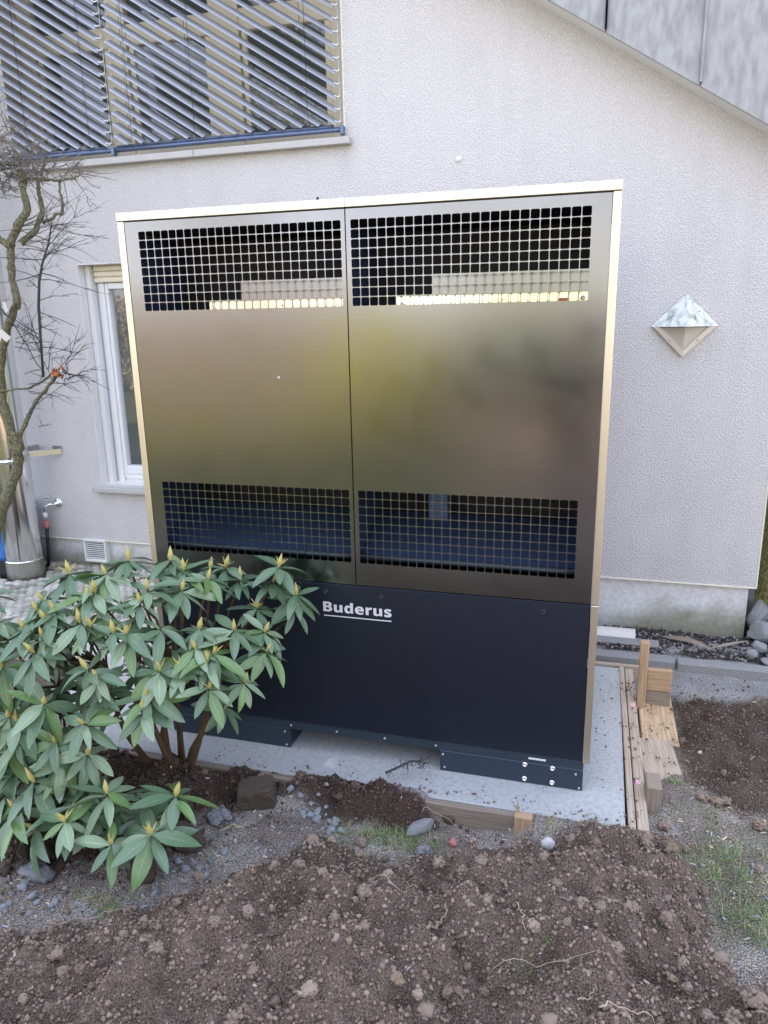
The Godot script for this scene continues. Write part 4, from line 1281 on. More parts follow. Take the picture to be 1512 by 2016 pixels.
	for y in [0.02, 0.42, 0.82]:
		st = begin(true)
		lathe(st, [Vector2(0.15, y), Vector2(0.165, y + 0.01), Vector2(0.165, y + 0.035), Vector2(0.15, y + 0.045)], 20)
		obj("ring", st, M.kerb_concrete, dp)
	# white board behind the shrub
	var wb := boxed("white_board", Vector3(-0.22, 0.0, -0.008), Vector3(0.22, 0.42, 0.008), M.white_plastic, self, 0.002)
	wb.position = Vector3(-0.375, 0.15, -0.05)
	wb.rotation = Vector3(-0.12, 0.05, 0)
	tag(wb, "white panel leaning behind the shrub beside the cabinet", "panel")

# ---------------------------------------------------------------- on the wall and in the yard
func wall_things() -> void:
	# pyramid lamp
	var t := thing("wall_lamp", "white pyramid wall lamp streaked with green grime on the right of the wall", "wall lamp", Vector3(2.018, 1.638, WALL))
	var L := Vector3(-0.158, 0, 0.004)
	var R := Vector3(0.158, 0, 0.004)
	var U := Vector3(0, 0.160, 0.004)
	var D := Vector3(0, -0.152, 0.004)
	var A := Vector3(0, 0.0, 0.135)
	var st := begin()
	for q in [[L, U, A], [U, R, A]]: poly(st, q, Vector3(0, 0.04, 0.0))
	poly(st, [L * 0.97 + Vector3(0, 0.001, 0), A * 0.98 + Vector3(0, 0.001, 0), R * 0.97 + Vector3(0, 0.001, 0)], Vector3(0, 0.2, 0.02))
	obj("shade", st, M.lamp_shade, t)
	for sx in [-1, 1]:
		st = begin()
		var o0 := Vector3(sx * 0.147, 0.0, 0.0)
		var o1 := Vector3(0, -0.150, 0.0)
		var i0 := Vector3(sx * 0.112, -0.001, 0.0)
		var i1 := Vector3(0, -0.116, 0.0)
		var dz := Vector3(0, 0, 0.022)
		var dz2 := Vector3(0, 0, 0.030)
		var ctr := (o0 + o1 + i0 + i1) * 0.25 + Vector3(0, 0, 0.01)
		poly(st, [o0 + dz, o1 + dz, i1 + dz2, i0 + dz2], ctr)
		poly(st, [o0, o1, o1 + dz, o0 + dz], ctr)
		poly(st, [i0, i1, i1 + dz2, i0 + dz2], ctr)
		poly(st, [o0, i0, i0 + dz2, o0 + dz], ctr)
		obj("frame", st, M.lamp_frame, t)
	st = begin()
	var ga := Vector3(0, -0.004, 0.068)
	poly(st, [Vector3(-0.110, -0.004, 0.022), ga, Vector3(0, -0.114, 0.022)], Vector3(0, -0.03, 0))
	poly(st, [Vector3(0.110, -0.004, 0.022), ga, Vector3(0, -0.114, 0.022)], Vector3(0, -0.03, 0))
	obj("diffuser", st, M.frosted, t)
	for q in [Vector3(-0.066, -0.066, 0.026), Vector3(0.066, -0.066, 0.026), Vector3(-0.062, 0.072, 0.037), Vector3(0.062, 0.072, 0.037)]:
		st = begin(true)
		lathe(st, [Vector2(0.0045, -0.002), Vector2(0.004, 0.003), Vector2(0.0001, 0.0035)], 10, Transform3D(Basis(Vector3.RIGHT, PI / 2), Vector3.ZERO))
		obj("screw", st, M.steel_dull, t, q)
	# little white cap on the wall above the cabinet
	st = begin(true)
	lathe(st, [Vector2(0.014, 0.0), Vector2(0.0135, 0.006), Vector2(0.0001, 0.009)], 14, Transform3D(Basis(Vector3.RIGHT, PI / 2), Vector3.ZERO))
	tag(obj("round_plug", st, M.white_plastic, self, Vector3(0.873, 2.486, WALL)), "small round white cap on the wall above the cabinet", "plug")
	# vent
	t = thing("vent_grille", "small white slatted vent grille in the plinth left of the cabinet", "vent", Vector3(-1.608, 0.2155, WALL - 0.028))
	st = begin()
	for q in [[-0.086, -0.075, -0.079, 0.079], [0.075, 0.086, -0.079, 0.079], [-0.075, 0.075, 0.066, 0.079], [-0.075, 0.075, -0.079, -0.060]]:
		bx(st, Vector3(q[0], q[2], 0.0), Vector3(q[1], q[3], 0.046), 0.002)
	obj("frame", st, M.white_plastic, t)
	for i in 9:
		st = begin()
		box(st, Vector3(0, -0.052 + i * 0.0138, 0.030), Vector3(0.150, 0.0045, 0.010), 0.0, Basis(Vector3.RIGHT, deg_to_rad(10)))
		obj("slat", st, M.white_plastic, t)
	boxed("back", Vector3(-0.074, -0.059, 0.002), Vector3(0.074, 0.065, 0.008), M.black_plastic, t, 0.0)
	# tap and hose
	t = thing("garden_tap", "chrome tap on the wall left of the window", "tap", Vector3(-1.865, 0.535, WALL))
	st = begin(true)
	lathe(st, [Vector2(0.032, 0.0), Vector2(0.031, 0.006), Vector2(0.012, 0.012), Vector2(0.011, 0.05), Vector2(0.0001, 0.052)], 18, Transform3D(Basis(Vector3.RIGHT, PI / 2), Vector3.ZERO))
	obj("flange", st, M.steel, t)
	st = begin(true)
	tube(st, [Vector3(0, 0, 0.045), Vector3(-0.02, 0.004, 0.065), Vector3(-0.045, -0.02, 0.075), Vector3(-0.055, -0.055, 0.078)], [0.012, 0.012, 0.011, 0.010], 10)
	obj("spout", st, M.steel, t)
	st = begin(true)
	tube(st, [Vector3(-0.022, 0.0, 0.066), Vector3(-0.024, 0.045, 0.07)], [0.006, 0.005], 8)
	tube(st, [Vector3(-0.05, 0.05, 0.07), Vector3(0.0, 0.05, 0.07)], [0.006], 8)
	obj("handle", st, M.steel_dull, t)
	st = begin(true)
	tube(st, [Vector3(-0.055, -0.055, 0.078), Vector3(-0.056, -0.085, 0.078)], [0.016], 12)
	obj("coupling", st, M.white_plastic, t)
	var hs := thing("garden_hose", "black hose with red connector hanging from the tap", "hose", Vector3(-1.921, 0.43, WALL + 0.078))
	st = begin(true)
	tube(st, [Vector3(0, -0.005, 0), Vector3(0, -0.055, 0)], [0.019], 12)
	obj("connector", st, M.stone_red, hs)
	st = begin(true)
	tube(st, [Vector3(0, -0.055, 0), Vector3(-0.006, -0.15, 0.0), Vector3(-0.02, -0.25, -0.005), Vector3(-0.035, -0.33, -0.005)], [0.012], 10)
	obj("hose", st, M.black_rubber, hs)
	# flue pipe
	t = thing("flue_pipe", "polished steel flue pipe rising in front of the wall at the left edge", "flue pipe", Vector3(-1.995, 0.11, -1.365))
	st = begin(true)
	lathe(st, [Vector2(0.118, -0.05), Vector2(0.118, 0.09)], 32)
	obj("base_collar", st, M.steel_dull, t)
	st = begin(true)
	lathe(st, [Vector2(0.118, 0.09), Vector2(0.121, 0.094), Vector2(0.121, 0.100), Vector2(0.116, 0.104)], 32)
	obj("bead", st, M.steel, t)
	st = begin(true)
	lathe(st, [Vector2(0.116, 0.104), Vector2(0.116, 0.79)], 32)
	obj("pipe", st, M.steel, t)
	st = begin(true)
	lathe(st, [Vector2(0.119, 0.75), Vector2(0.122, 0.752), Vector2(0.122, 0.775), Vector2(0.119, 0.777)], 32)
	obj("clamp", st, M.steel, t)
	st = begin(true)
	lathe(st, [Vector2(0.114, 0.79), Vector2(0.114, 5.8)], 32)
	obj("pipe", st, M.steel, t)
	st = begin()
	bx(st, Vector3(0.115, 0.755, 0.0), Vector3(0.135, 0.80, 0.02), 0.002)
	obj("bolt", st, M.steel_dull, t)
	var br := thing("pipe_bracket", "steel bracket holding the flue pipe to the wall", "bracket", Vector3(-1.80, 0.905, WALL))
	boxed("wall_plate", Vector3(-0.05, -0.02, 0.0), Vector3(0.02, 0.025, 0.006), M.steel_dull, br, 0.001)
	st = begin()
	box(st, Vector3(-0.065, -0.012, 0.10), Vector3(0.008, 0.035, 0.25), 0.001, Basis(Vector3.UP, deg_to_rad(-42)))
	obj("arm", st, M.steel, br)
	st = begin()
	box(st, Vector3(-0.18, 0.012, 0.11), Vector3(0.008, 0.035, 0.22), 0.001, Basis(Vector3.UP, deg_to_rad(-8)))
	obj("arm", st, M.steel_dull, br)
	# blue tub behind the pipe
	t = thing("blue_tub", "bright blue plastic tub standing behind the flue pipe", "tub", Vector3(-2.42, 0.2, -1.40))
	st = begin()
	bx(st, Vector3(-0.45, 0.0, -0.15), Vector3(0.36, 0.34, 0.13), 0.03)
	obj("body", st, M.blue_plastic, t)
	st = begin()
	bx(st, Vector3(-0.47, 0.341, -0.17), Vector3(0.38, 0.365, 0.15), 0.01)
	obj("rim", st, M.blue_plastic, t)
	st = begin()
	bx(st, Vector3(-0.42, -0.14, -0.13), Vector3(0.36, -0.001, 0.10), 0.005)
	obj("base", st, M.black_plastic, t)
	# cobbled paving of the yard, small setts in rows
	var list := []
	var z := -1.62
	var row := 0
	while z < -0.30:
		var x := -2.9 + (0.03 if row % 2 else 0.0)
		while x < -0.62:
			if Vector2(x + 1.995, z + 1.365).length() > 0.155:
				var g := smooth(-0.1, 0.35, noise_a.get_noise_2d(x * 40, z * 60)) * 0.6 + (0.7 if z < -1.45 else 0.0)
				var c := Color(0.46, 0.44, 0.38).lerp(Color(0.13, 0.13, 0.06), clampf(g, 0.0, 1.0) * rng.randf()) * rng.randf_range(0.75, 1.2)
				list.append([Transform3D(Basis(Vector3.UP, rng.randf_range(-0.06, 0.06)).scaled_local(Vector3(0.054, 0.05, 0.034)), Vector3(x, 0.078 + rng.randf_range(-0.003, 0.003), z)), c])
			x += 0.060
		z += 0.040
		row += 1
	st = begin()
	box(st, Vector3.ZERO, Vector3.ONE, 0.13)
	scatter("paving", done(st), M.paving, "small mossy paving setts of the yard left of the cabinet", "paving", list)

# ---------------------------------------------------------------- rhododendrons
var leaves: Array[ArrayMesh] = []

# a leaf about 1 long, pointing to -z with its upper side to +y: droops towards the tip, folds along the midrib
func leaf_mesh(droop: float, fold: float, twist: float, width := 0.275) -> ArrayMesh:
	var st := begin(true)
	var rows := []
	for i in 9:
		var t := i / 8.0
		var w := 0.018
		var s := clampf((t - 0.1) / 0.9, 0.0, 1.0)
		w += width * 0.5 * pow(sin(PI * pow(s, 0.82)), 0.8) if s < 1.0 else 0.0
		if i == 8: w = 0.004
		var a := droop * t * t
		var c := Vector3(0, -droop * 0.5 * t * t, -t * (1.0 - 0.12 * droop * droop * t))
		var r := twist * t
		var side := Vector3(cos(r), sin(r), 0)
		var up := Vector3(-sin(r), cos(r), 0)
		rows.append([c - side * w + up * fold * w, c, c + side * w + up * fold * w, t])
	for i in 8:
		for k in 2:
			var q := [[rows[i][k], k * 0.5, rows[i][3]], [rows[i][k + 1], k * 0.5 + 0.5, rows[i][3]], [rows[i + 1][k + 1], k * 0.5 + 0.5, rows[i + 1][3]], [rows[i + 1][k], k * 0.5, rows[i + 1][3]]]
			for j in [0, 2, 1, 0, 3, 2]:
				st.set_uv(Vector2(q[j][1], q[j][2]))
				st.add_vertex(q[j][0])
	return done(st)

func rhododendron(label: String, base: Vector3, mid: Vector3, tips: Array, fill: int, rad: Vector3, sd: int, big := 1.0, stems := 7) -> void:
	var r := RandomNumberGenerator.new()
	r.seed = sd
	var t := thing("rhododendron", label, "shrub", base)
	# main stems out of the ground
	var forks := []
	for i in stems:
		var a := TAU * i / stems + r.randf_range(-0.3, 0.3)
		var foot := Vector3(cos(a), 0, sin(a)) * r.randf_range(0.02, 0.09)
		foot.y = -0.04
		var head := (mid - base) + Vector3(cos(a) * rad.x * 0.42, r.randf_range(-0.25, 0.1) * rad.y, sin(a) * rad.z * 0.42)
		var bend := foot.lerp(head, 0.5) + Vector3(r.randfn() * 0.03, -0.02, r.randfn() * 0.03)
		var st := begin(true)
		tube(st, [foot, foot.lerp(bend, 0.5) + Vector3(r.randfn(), 0, r.randfn()) * 0.012, bend, bend.lerp(head, 0.5) + Vector3(r.randfn(), 0, r.randfn()) * 0.015, head], [0.016, 0.013, 0.011, 0.009, 0.007], 8)
		obj("stem", st, M.shrub_stem, t)
		forks.append(head)
		forks.append(bend)
	var eye := Vector3(1.64, 1.71, 2.5)
	tips.sort_custom(func(a, b): return a.distance_squared_to(eye) < b.distance_squared_to(eye))
	var count := 0
	var rest := begin(true)
	var spare := 0
	for n in tips.size() + fill:
		var shown: bool = n < tips.size()
		var p: Vector3
		if shown:
			p = tips[n] - base
		else:
			var d := Vector3(r.randfn(), absf(r.randfn()) * 0.9 - 0.25, r.randfn()).normalized()
			p = (mid - base) + d * rad * r.randf_range(0.55, 0.95)
			if p.z + base.z < 0.10: p.z = 0.10 - base.z + r.randf() * 0.05
		var out := (p - (mid - base)) / rad
		var axis := (Vector3.UP * 0.9 + out.normalized() * 0.55 + Vector3(r.randfn(), 0, r.randfn()) * 0.12).normalized()
		if p.z + base.z < 0.22: axis = (axis + Vector3(0, 0, 0.25)).normalized()
		# twig back to the nearest fork
		var best: Vector3 = forks[0]
		for f in forks:
			if f.distance_to(p) < best.distance_to(p): best = f
		var bow := best.lerp(p, 0.6) + Vector3(0, -0.04, 0) - axis * 0.02
		var st := begin(true)
		tube(st, [best, bow, p - axis * 0.03, p], [0.006, 0.0045, 0.004, 0.0035], 6, false)
		obj("twig", st, M.shrub_stem, t)
		# bud
		if shown and r.randf() < 0.93:
			st = begin(true)
			var s := r.randf_range(0.8, 1.15) * big
			lathe(st, [Vector2(0.003, -0.004), Vector2(0.0075, 0.008), Vector2(0.0085, 0.016), Vector2(0.006, 0.028), Vector2(0.0025, 0.039), Vector2(0.0003, 0.046)], 7, Transform3D(Basis(Quaternion(Vector3.UP, (axis + Vector3(r.randfn(), 0, r.randfn()) * 0.08).normalized())).scaled(Vector3.ONE * s), Vector3.ZERO))
			if r.randf() < 0.35:
				for k in 4:
					var e := Vector3(r.randfn(), 1.6, r.randfn()).normalized()
					tube(st, [Vector3.ZERO, e * 0.02, e * 0.042], [0.0025, 0.003, 0.0004], 5, false)
			obj("bud", st, M.bud, t, p)
		var k_n := r.randi_range(8, 11)
		var b0 := Basis(Quaternion(Vector3.UP, axis))
		var a0 := r.randf() * TAU
		var size := r.randf_range(0.092, 0.130) * big
		for k in k_n:
			var az := a0 + TAU * k / k_n + r.randf_range(-0.2, 0.2)
			var dip := r.randf_range(-0.12, 0.36) if k % 3 else r.randf_range(0.2, 0.75)
			var L := size * r.randf_range(0.72, 1.15)
			var b := b0 * Basis(Vector3.UP, az) * Basis(Vector3.RIGHT, -dip) * Basis(Vector3.BACK, r.randf_range(-0.3, 0.3))
			var at := p - axis * r.randf_range(0.0, 0.018)
			var xf := Transform3D(b.scaled_local(Vector3.ONE * L), at)
			var tip := base + xf * Vector3(0, -0.1, -1)
			if tip.z < 0.02 and tip.x > -0.1: continue
			var mesh: ArrayMesh = leaves[r.randi() % leaves.size()]
			if shown and count < 298:
				var o := put("leaf", mesh, M["leaf_%d" % (0 if r.randf() < 0.5 else (1 if r.randf() < 0.7 else 2))], t)
				o.transform = xf
				count += 1
			else:
				rest.append_from(mesh, 0, xf)
				spare += 1
	if spare:
		var o := put("foliage", rest.commit(), M.leaf_0, t)
		o.set_meta("kind", "stuff")

func shrubs() -> void:
	for q in [[0.15, 0.25, 0.0, 0.27], [0.35, 0.3, 0.25, 0.24], [0.6, 0.2, -0.3, 0.29], [0.9, 0.4, 0.2, 0.25], [0.25, 0.55, -0.2, 0.26], [-0.1, 0.35, 0.1, 0.25], [0.45, 0.1, 0.5, 0.33], [0.5, 0.7, -0.5, 0.28]]: leaves.append(leaf_mesh(q[0] * 0.65, q[1], q[2], q[3] * 0.96))
	var a := [Vector3(-0.066, 0.891, 0.499), Vector3(0.068, 0.894, 0.487), Vector3(0.105, 0.921, 0.404), Vector3(0.279, 0.879, 0.346), Vector3(0.285, 0.828, 0.175), Vector3(0.341, 0.832, 0.16), Vector3(0.354, 0.841, 0.315), Vector3(0.321, 0.84, 0.432), Vector3(0.226, 0.856, 0.487), Vector3(0.066, 0.853, 0.548), Vector3(0.05, 0.842, 0.564), Vector3(-0.052, 0.8, 0.607), Vector3(-0.124, 0.793, 0.606), Vector3(-0.117, 0.822, 0.581), Vector3(-0.073, 0.77, 0.629)]
	a.append_array([Vector3(-0.152, 0.74, 0.641), Vector3(0.055, 0.776, 0.623), Vector3(0.096, 0.766, 0.625), Vector3(-0.069, 0.728, 0.658), Vector3(0.174, 0.752, 0.619), Vector3(0.223, 0.826, 0.532), Vector3(-0.092, 0.681, 0.681), Vector3(0.312, 0.753, 0.561), Vector3(0.217, 0.745, 0.61), Vector3(0.414, 0.737, 0.499), Vector3(0.497, 0.708, 0.419), Vector3(0.395, 0.787, 0.16), Vector3(0.524, 0.788, 0.15), Vector3(0.546, 0.843, 0.14), Vector3(0.612, 0.744, 0.15)])
	a.append_array([Vector3(0.485, 0.706, 0.214), Vector3(0.61, 0.678, 0.16), Vector3(0.553, 0.656, 0.302), Vector3(0.419, 0.687, 0.543), Vector3(0.47, 0.661, 0.517), Vector3(0.458, 0.641, 0.544), Vector3(0.39, 0.642, 0.594), Vector3(0.336, 0.639, 0.626), Vector3(0.581, 0.608, 0.356), Vector3(0.113, 0.65, 0.688), Vector3(0.149, 0.627, 0.691), Vector3(0.31, 0.565, 0.666), Vector3(0.112, 0.48, 0.735), Vector3(0.476, 0.566, 0.57), Vector3(0.558, 0.556, 0.483), Vector3(0.217, 0.903, 0.322), Vector3(0.299, 0.527, 0.681)])
	rhododendron("large rhododendron with blue green leaves and yellow buds before the cabinet's left side", Vector3(0.09, 0.0, 0.25), Vector3(0.12, 0.50, 0.34), a, 14, Vector3(0.46, 0.36, 0.32), 3)
	var c := [Vector3(-0.498, 0.749, 0.434), Vector3(-0.336, 0.661, 0.633), Vector3(-0.302, 0.726, 0.607), Vector3(-0.219, 0.618, 0.688), Vector3(-0.279, 0.506, 0.705), Vector3(-0.18, 0.461, 0.733), Vector3(-0.028, 0.531, 0.734), Vector3(0.0, 0.40, 0.74), Vector3(-0.151, 0.38, 0.742), Vector3(-0.303, 0.319, 0.707), Vector3(-0.42, 0.56, 0.60), Vector3(-0.38, 0.42, 0.66), Vector3(-0.22, 0.33, 0.72), Vector3(-0.10, 0.30, 0.70), Vector3(0.02, 0.33, 0.73), Vector3(-0.30, 0.24, 0.72), Vector3(0.10, 0.36, 0.72), Vector3(-0.16, 0.44, 0.72)]
	rhododendron("rhododendron at the left edge, its crown joining the large one", Vector3(-0.40, 0.0, 0.35), Vector3(-0.36, 0.42, 0.42), c, 12, Vector3(0.36, 0.34, 0.28), 4, 1.08, 5)
	var b := [Vector3(-0.094, 0.252, 0.759), Vector3(0.197, 0.27, 0.772), Vector3(0.1, 0.21, 0.86), Vector3(0.269, 0.167, 0.865), Vector3(0.395, 0.24, 0.692), Vector3(0.369, 0.174, 0.806), Vector3(-0.25, 0.16, 0.72), Vector3(-0.144, 0.164, 0.80), Vector3(0.02, 0.19, 0.70), Vector3(0.16, 0.15, 0.68), Vector3(-0.02, 0.27, 0.72), Vector3(-0.18, 0.26, 0.74), Vector3(-0.08, 0.10, 0.80), Vector3(-0.30, 0.06, 0.72)]
	rhododendron("low rhododendron in front with large dark drooping leaves near the ground", Vector3(0.08, -0.02, 0.55), Vector3(0.12, 0.12, 0.66), b, 4, Vector3(0.30, 0.14, 0.20), 8, 1.15, 6)

# ---------------------------------------------------------------- bare little tree
func bare_tree() -> void:
	var t := thing("bare_tree", "bare gnarled little tree with fine twigs at the left edge", "tree", Vector3(-1.86, 0.1, -0.8))
	var o := -t.position
	var r := RandomNumberGenerator.new()
	r.seed = 31
	var limbs := [
		["trunk", [Vector3(-1.86, 0.08, -0.80), Vector3(-1.74, 0.42, -0.82), Vector3(-1.63, 0.68, -0.86), Vector3(-1.53, 0.90, -0.90), Vector3(-1.49, 1.04, -0.90), Vector3(-1.49, 1.13, -0.90)], [0.065, 0.058, 0.055, 0.05, 0.046, 0.04]],
		["trunk", [Vector3(-1.51, 1.00, -0.90), Vector3(-1.56, 1.25, -0.92), Vector3(-1.56, 1.43, -0.92), Vector3(-1.49, 1.62, -0.91), Vector3(-1.41, 1.75, -0.90), Vector3(-1.36, 1.83, -0.90), Vector3(-1.37, 1.94, -0.90), Vector3(-1.36, 2.05, -0.90), Vector3(-1.355, 2.12, -0.90)], [0.045, 0.04, 0.038, 0.040, 0.036, 0.034, 0.031, 0.034, 0.036]],
		["limb", [Vector3(-1.355, 2.11, -0.90), Vector3(-1.42, 2.16, -0.88), Vector3(-1.46, 2.26, -0.86), Vector3(-1.44, 2.38, -0.84)], [0.03, 0.026, 0.022, 0.016]],
		["limb", [Vector3(-1.355, 2.11, -0.90), Vector3(-1.29, 2.20, -0.90), Vector3(-1.23, 2.28, -0.91), Vector3(-1.245, 2.37, -0.92), Vector3(-1.25, 2.46, -0.93), Vector3(-1.26, 2.54, -0.93)], [0.034, 0.03, 0.03, 0.028, 0.028, 0.024]],
		["limb", [Vector3(-1.30, 2.12, -0.92), Vector3(-1.235, 2.18, -0.95), Vector3(-1.19, 2.26, -0.97), Vector3(-1.19, 2.36, -0.97), Vector3(-1.20, 2.42, -0.98)], [0.026, 0.024, 0.022, 0.020, 0.014]],
		["limb", [Vector3(-1.19, 2.22, -0.97), Vector3(-1.11, 2.25, -0.97), Vector3(-1.06, 2.275, -0.97), Vector3(-1.06, 2.36, -0.97), Vector3(-1.055, 2.41, -0.97)], [0.013, 0.011, 0.011, 0.010, 0.007]],
		["limb", [Vector3(-1.26, 2.50, -0.93), Vector3(-1.33, 2.50, -0.90), Vector3(-1.42, 2.55, -0.86)], [0.02, 0.016, 0.01]],
		["limb", [Vector3(-1.25, 2.44, -0.93), Vector3(-1.14, 2.42, -0.93), Vector3(-1.05, 2.405, -0.92), Vector3(-0.96, 2.41, -0.92), Vector3(-0.90, 2.42, -0.92)], [0.015, 0.013, 0.011, 0.009, 0.005]],
		["limb", [Vector3(-1.49, 1.08, -0.90), Vector3(-1.42, 1.20, -0.92), Vector3(-1.35, 1.30, -0.94), Vector3(-1.25, 1.41, -0.96), Vector3(-1.20, 1.45, -0.96)], [0.024, 0.018, 0.016, 0.014, 0.010]],
		["limb", [Vector3(-1.56, 1.36, -0.90), Vector3(-1.42, 1.37, -0.92), Vector3(-1.33, 1.39, -0.94), Vector3(-1.24, 1.45, -0.95), Vector3(-1.20, 1.47, -0.95)], [0.010, 0.010, 0.009, 0.009, 0.007]],
		["limb", [Vector3(-1.41, 1.76, -0.90), Vector3(-1.37, 1.80, -0.88), Vector3(-1.32, 1.83, -0.86)], [0.018, 0.015, 0.011]]]
	for l in limbs:
		var st := begin(true)
		var c := Curve3D.new()
		for i in l[1].size():
			var tan_: Vector3 = (l[1][mini(i + 1, l[1].size() - 1)] - l[1][maxi(i - 1, 0)]) * 0.17
			c.add_point(l[1][i] + o, -tan_, tan_)
		var n: int = (l[1].size() - 1) * 4
		var pts := []
		var rad := []
		for i in n + 1:
			var f: float = float(i) / n * (l[1].size() - 1)
			var k := mini(int(f), l[1].size() - 2)
			pts.append(c.samplef(f) + Vector3(r.randfn(), r.randfn(), r.randfn()) * 0.003)
			rad.append(lerpf(l[2][k], l[2][k + 1], f - k) * 0.62 * r.randf_range(0.80, 1.25))
		tube(st, pts, rad, 9)
		obj(l[0], st, M.bark, t)
	# the slim dark shoot on the right
	var shoot := [Vector3(-1.30, 1.43, -0.95), Vector3(-1.285, 1.62, -0.95), Vector3(-1.27, 1.80, -0.95), Vector3(-1.245, 1.93, -0.95), Vector3(-1.21, 2.02, -0.95), Vector3(-1.155, 2.12, -0.95), Vector3(-1.12, 2.22, -0.95)]
	var st := begin(true)
	tube(st, shoot.map(func(p): return p + o), [0.007, 0.007, 0.008, 0.007, 0.006, 0.005, 0.003], 7)
	obj("shoot", st, M.twig_dark, t)
	var shoot2 := [Vector3(-1.49, 1.80, -0.92), Vector3(-1.42, 1.70, -0.93), Vector3(-1.37, 1.60, -0.94), Vector3(-1.33, 1.50, -0.95), Vector3(-1.28, 1.45, -0.95)]
	# twigs: forked, mostly level, many up in the crown
	var starts := []
	for i in 30:
		var k := r.randi() % (shoot.size() - 1)
		starts.append([shoot[k].lerp(shoot[k + 1], r.randf()), Vector3(r.randf_range(-0.8, 1.0), r.randf_range(-0.15, 0.45), r.randf_range(-0.5, 0.5)), r.randf_range(0.12, 0.34), 0.0026, true])
	for i in 14: starts.append([Vector3(-1.22 + r.randfn() * 0.05, 1.44 + r.randfn() * 0.03, -0.95), Vector3(r.randf_range(-0.3, 1.0), r.randf_range(-0.2, 0.7), r.randf_range(-0.4, 0.4)), r.randf_range(0.1, 0.28), 0.0024, true])
	for i in 16: starts.append([Vector3(-1.45 + r.randf() * 0.14, 1.15 + r.randf() * 0.5, -0.92), Vector3(r.randf_range(0.2, 1.0), r.randf_range(-0.3, 0.4), r.randf_range(-0.4, 0.4)), r.randf_range(0.12, 0.36), 0.0022, true])
	for i in 12: starts.append([Vector3(-1.30, 2.08 + r.randf() * 0.14, -0.92), Vector3(1.0, r.randf_range(-0.15, 0.35), r.randf_range(-0.4, 0.4)), r.randf_range(0.2, 0.42), 0.0028, false])
	for i in 230:
		var p := Vector3(-1.38 + r.randfn() * 0.13, 2.50 + r.randfn() * 0.07, -0.90 + r.randfn() * 0.12)
		starts.append([p, Vector3(r.randfn(), r.randf_range(-0.3, 1.1), r.randfn()), r.randf_range(0.07, 0.2), 0.003, false])
	for i in 40: starts.append([Vector3(-1.26 + r.randf() * 0.36, 2.42 + r.randf() * 0.04, -0.92), Vector3(r.randf_range(0.0, 1.0), r.randf_range(-0.5, 1.0), r.randf_range(-0.6, 0.6)), r.randf_range(0.06, 0.2), 0.0026, false])
	for i in 26: starts.append([Vector3(-1.60 + r.randfn() * 0.08, 2.30 + r.randf() * 0.35, -0.88), Vector3(r.randfn(), r.randf_range(-0.2, 1.0), r.randfn()), r.randf_range(0.1, 0.25), 0.0028, false])
	var dark := begin()
	var pale := begin()
	for s in starts: fork(dark if s[4] else pale, s[0] + o, s[1].normalized(), s[2], s[3], r, 2)
	tube(dark, shoot2.map(func(p): return p + o), [0.0035, 0.003, 0.0025, 0.003, 0.002], 5)
	tag(obj("dark_twigs", dark, M.twig_dark, t), "", "", "", "stuff")
	tag(obj("pale_twigs", pale, M.twig, t), "", "", "", "stuff")
	# things caught on it
	var g := begin(true)
	for i in 16:
		var p := Vector3(r.randfn(), r.randfn(), r.randfn()) * 0.014
		tube(g, [p, p + Vector3(r.randfn(), r.randfn(), r.randfn()) * 0.012, p + Vector3(r.randfn(), r.randfn(), r.randfn()) * 0.02], [0.004, 0.007, 0.001], 5)
	tag(obj("dry_leaf_cluster", g, M.dry_leaf, self, Vector3(-1.185, 1.455, -0.93)), "orange dry leaf cluster caught at the end of a bare branch", "dry leaves")
	var lb := boxed("plant_tag", Vector3(-0.02, -0.03, -0.001), Vector3(0.02, 0.03, 0.001), M.white_plastic, self, 0.0)
	lb.position = Vector3(-1.43, 1.655, -0.85)
	lb.rotation = Vector3(0.3, 0.3, 0.7)
	tag(lb, "white plant tag tied to the bare tree, the lower one", "tag")
	lb = boxed("plant_tag", Vector3(-0.02, -0.025, -0.001), Vector3(0.02, 0.025, 0.001), M.frosted, self, 0.0)
	lb.position = Vector3(-1.40, 1.80, -0.855)
	lb.rotation = Vector3(0.1, -0.4, 0.2)
	tag(lb, "dull curled tag on the bare tree's trunk, the upper one", "tag")

func fork(st: SurfaceTool, p: Vector3, d: Vector3, L: float, rad: float, r: RandomNumberGenerator, depth: int) -> void:
	var pts := [p]
	var q := p
	var dir := d
	for i in 4:
		dir = (dir + Vector3(r.randfn(), r.randfn() * 0.8, r.randfn()) * 0.16).normalized()
		q += dir * L * 0.25
		pts.append(q)
	tube(st, pts, [rad, rad * 0.85, rad * 0.7, rad * 0.55, rad * 0.35], 4, false)
	if depth > 0:
		for i in r.randi_range(1, 3):
			var k := r.randi_range(1, 3)
			var side := (dir + Vector3(r.randfn(), r.randfn() * 0.7, r.randfn()) * 0.6).normalized()
			fork(st, pts[k], side, L * r.randf_range(0.35, 0.6), rad * 0.65, r, depth - 1)

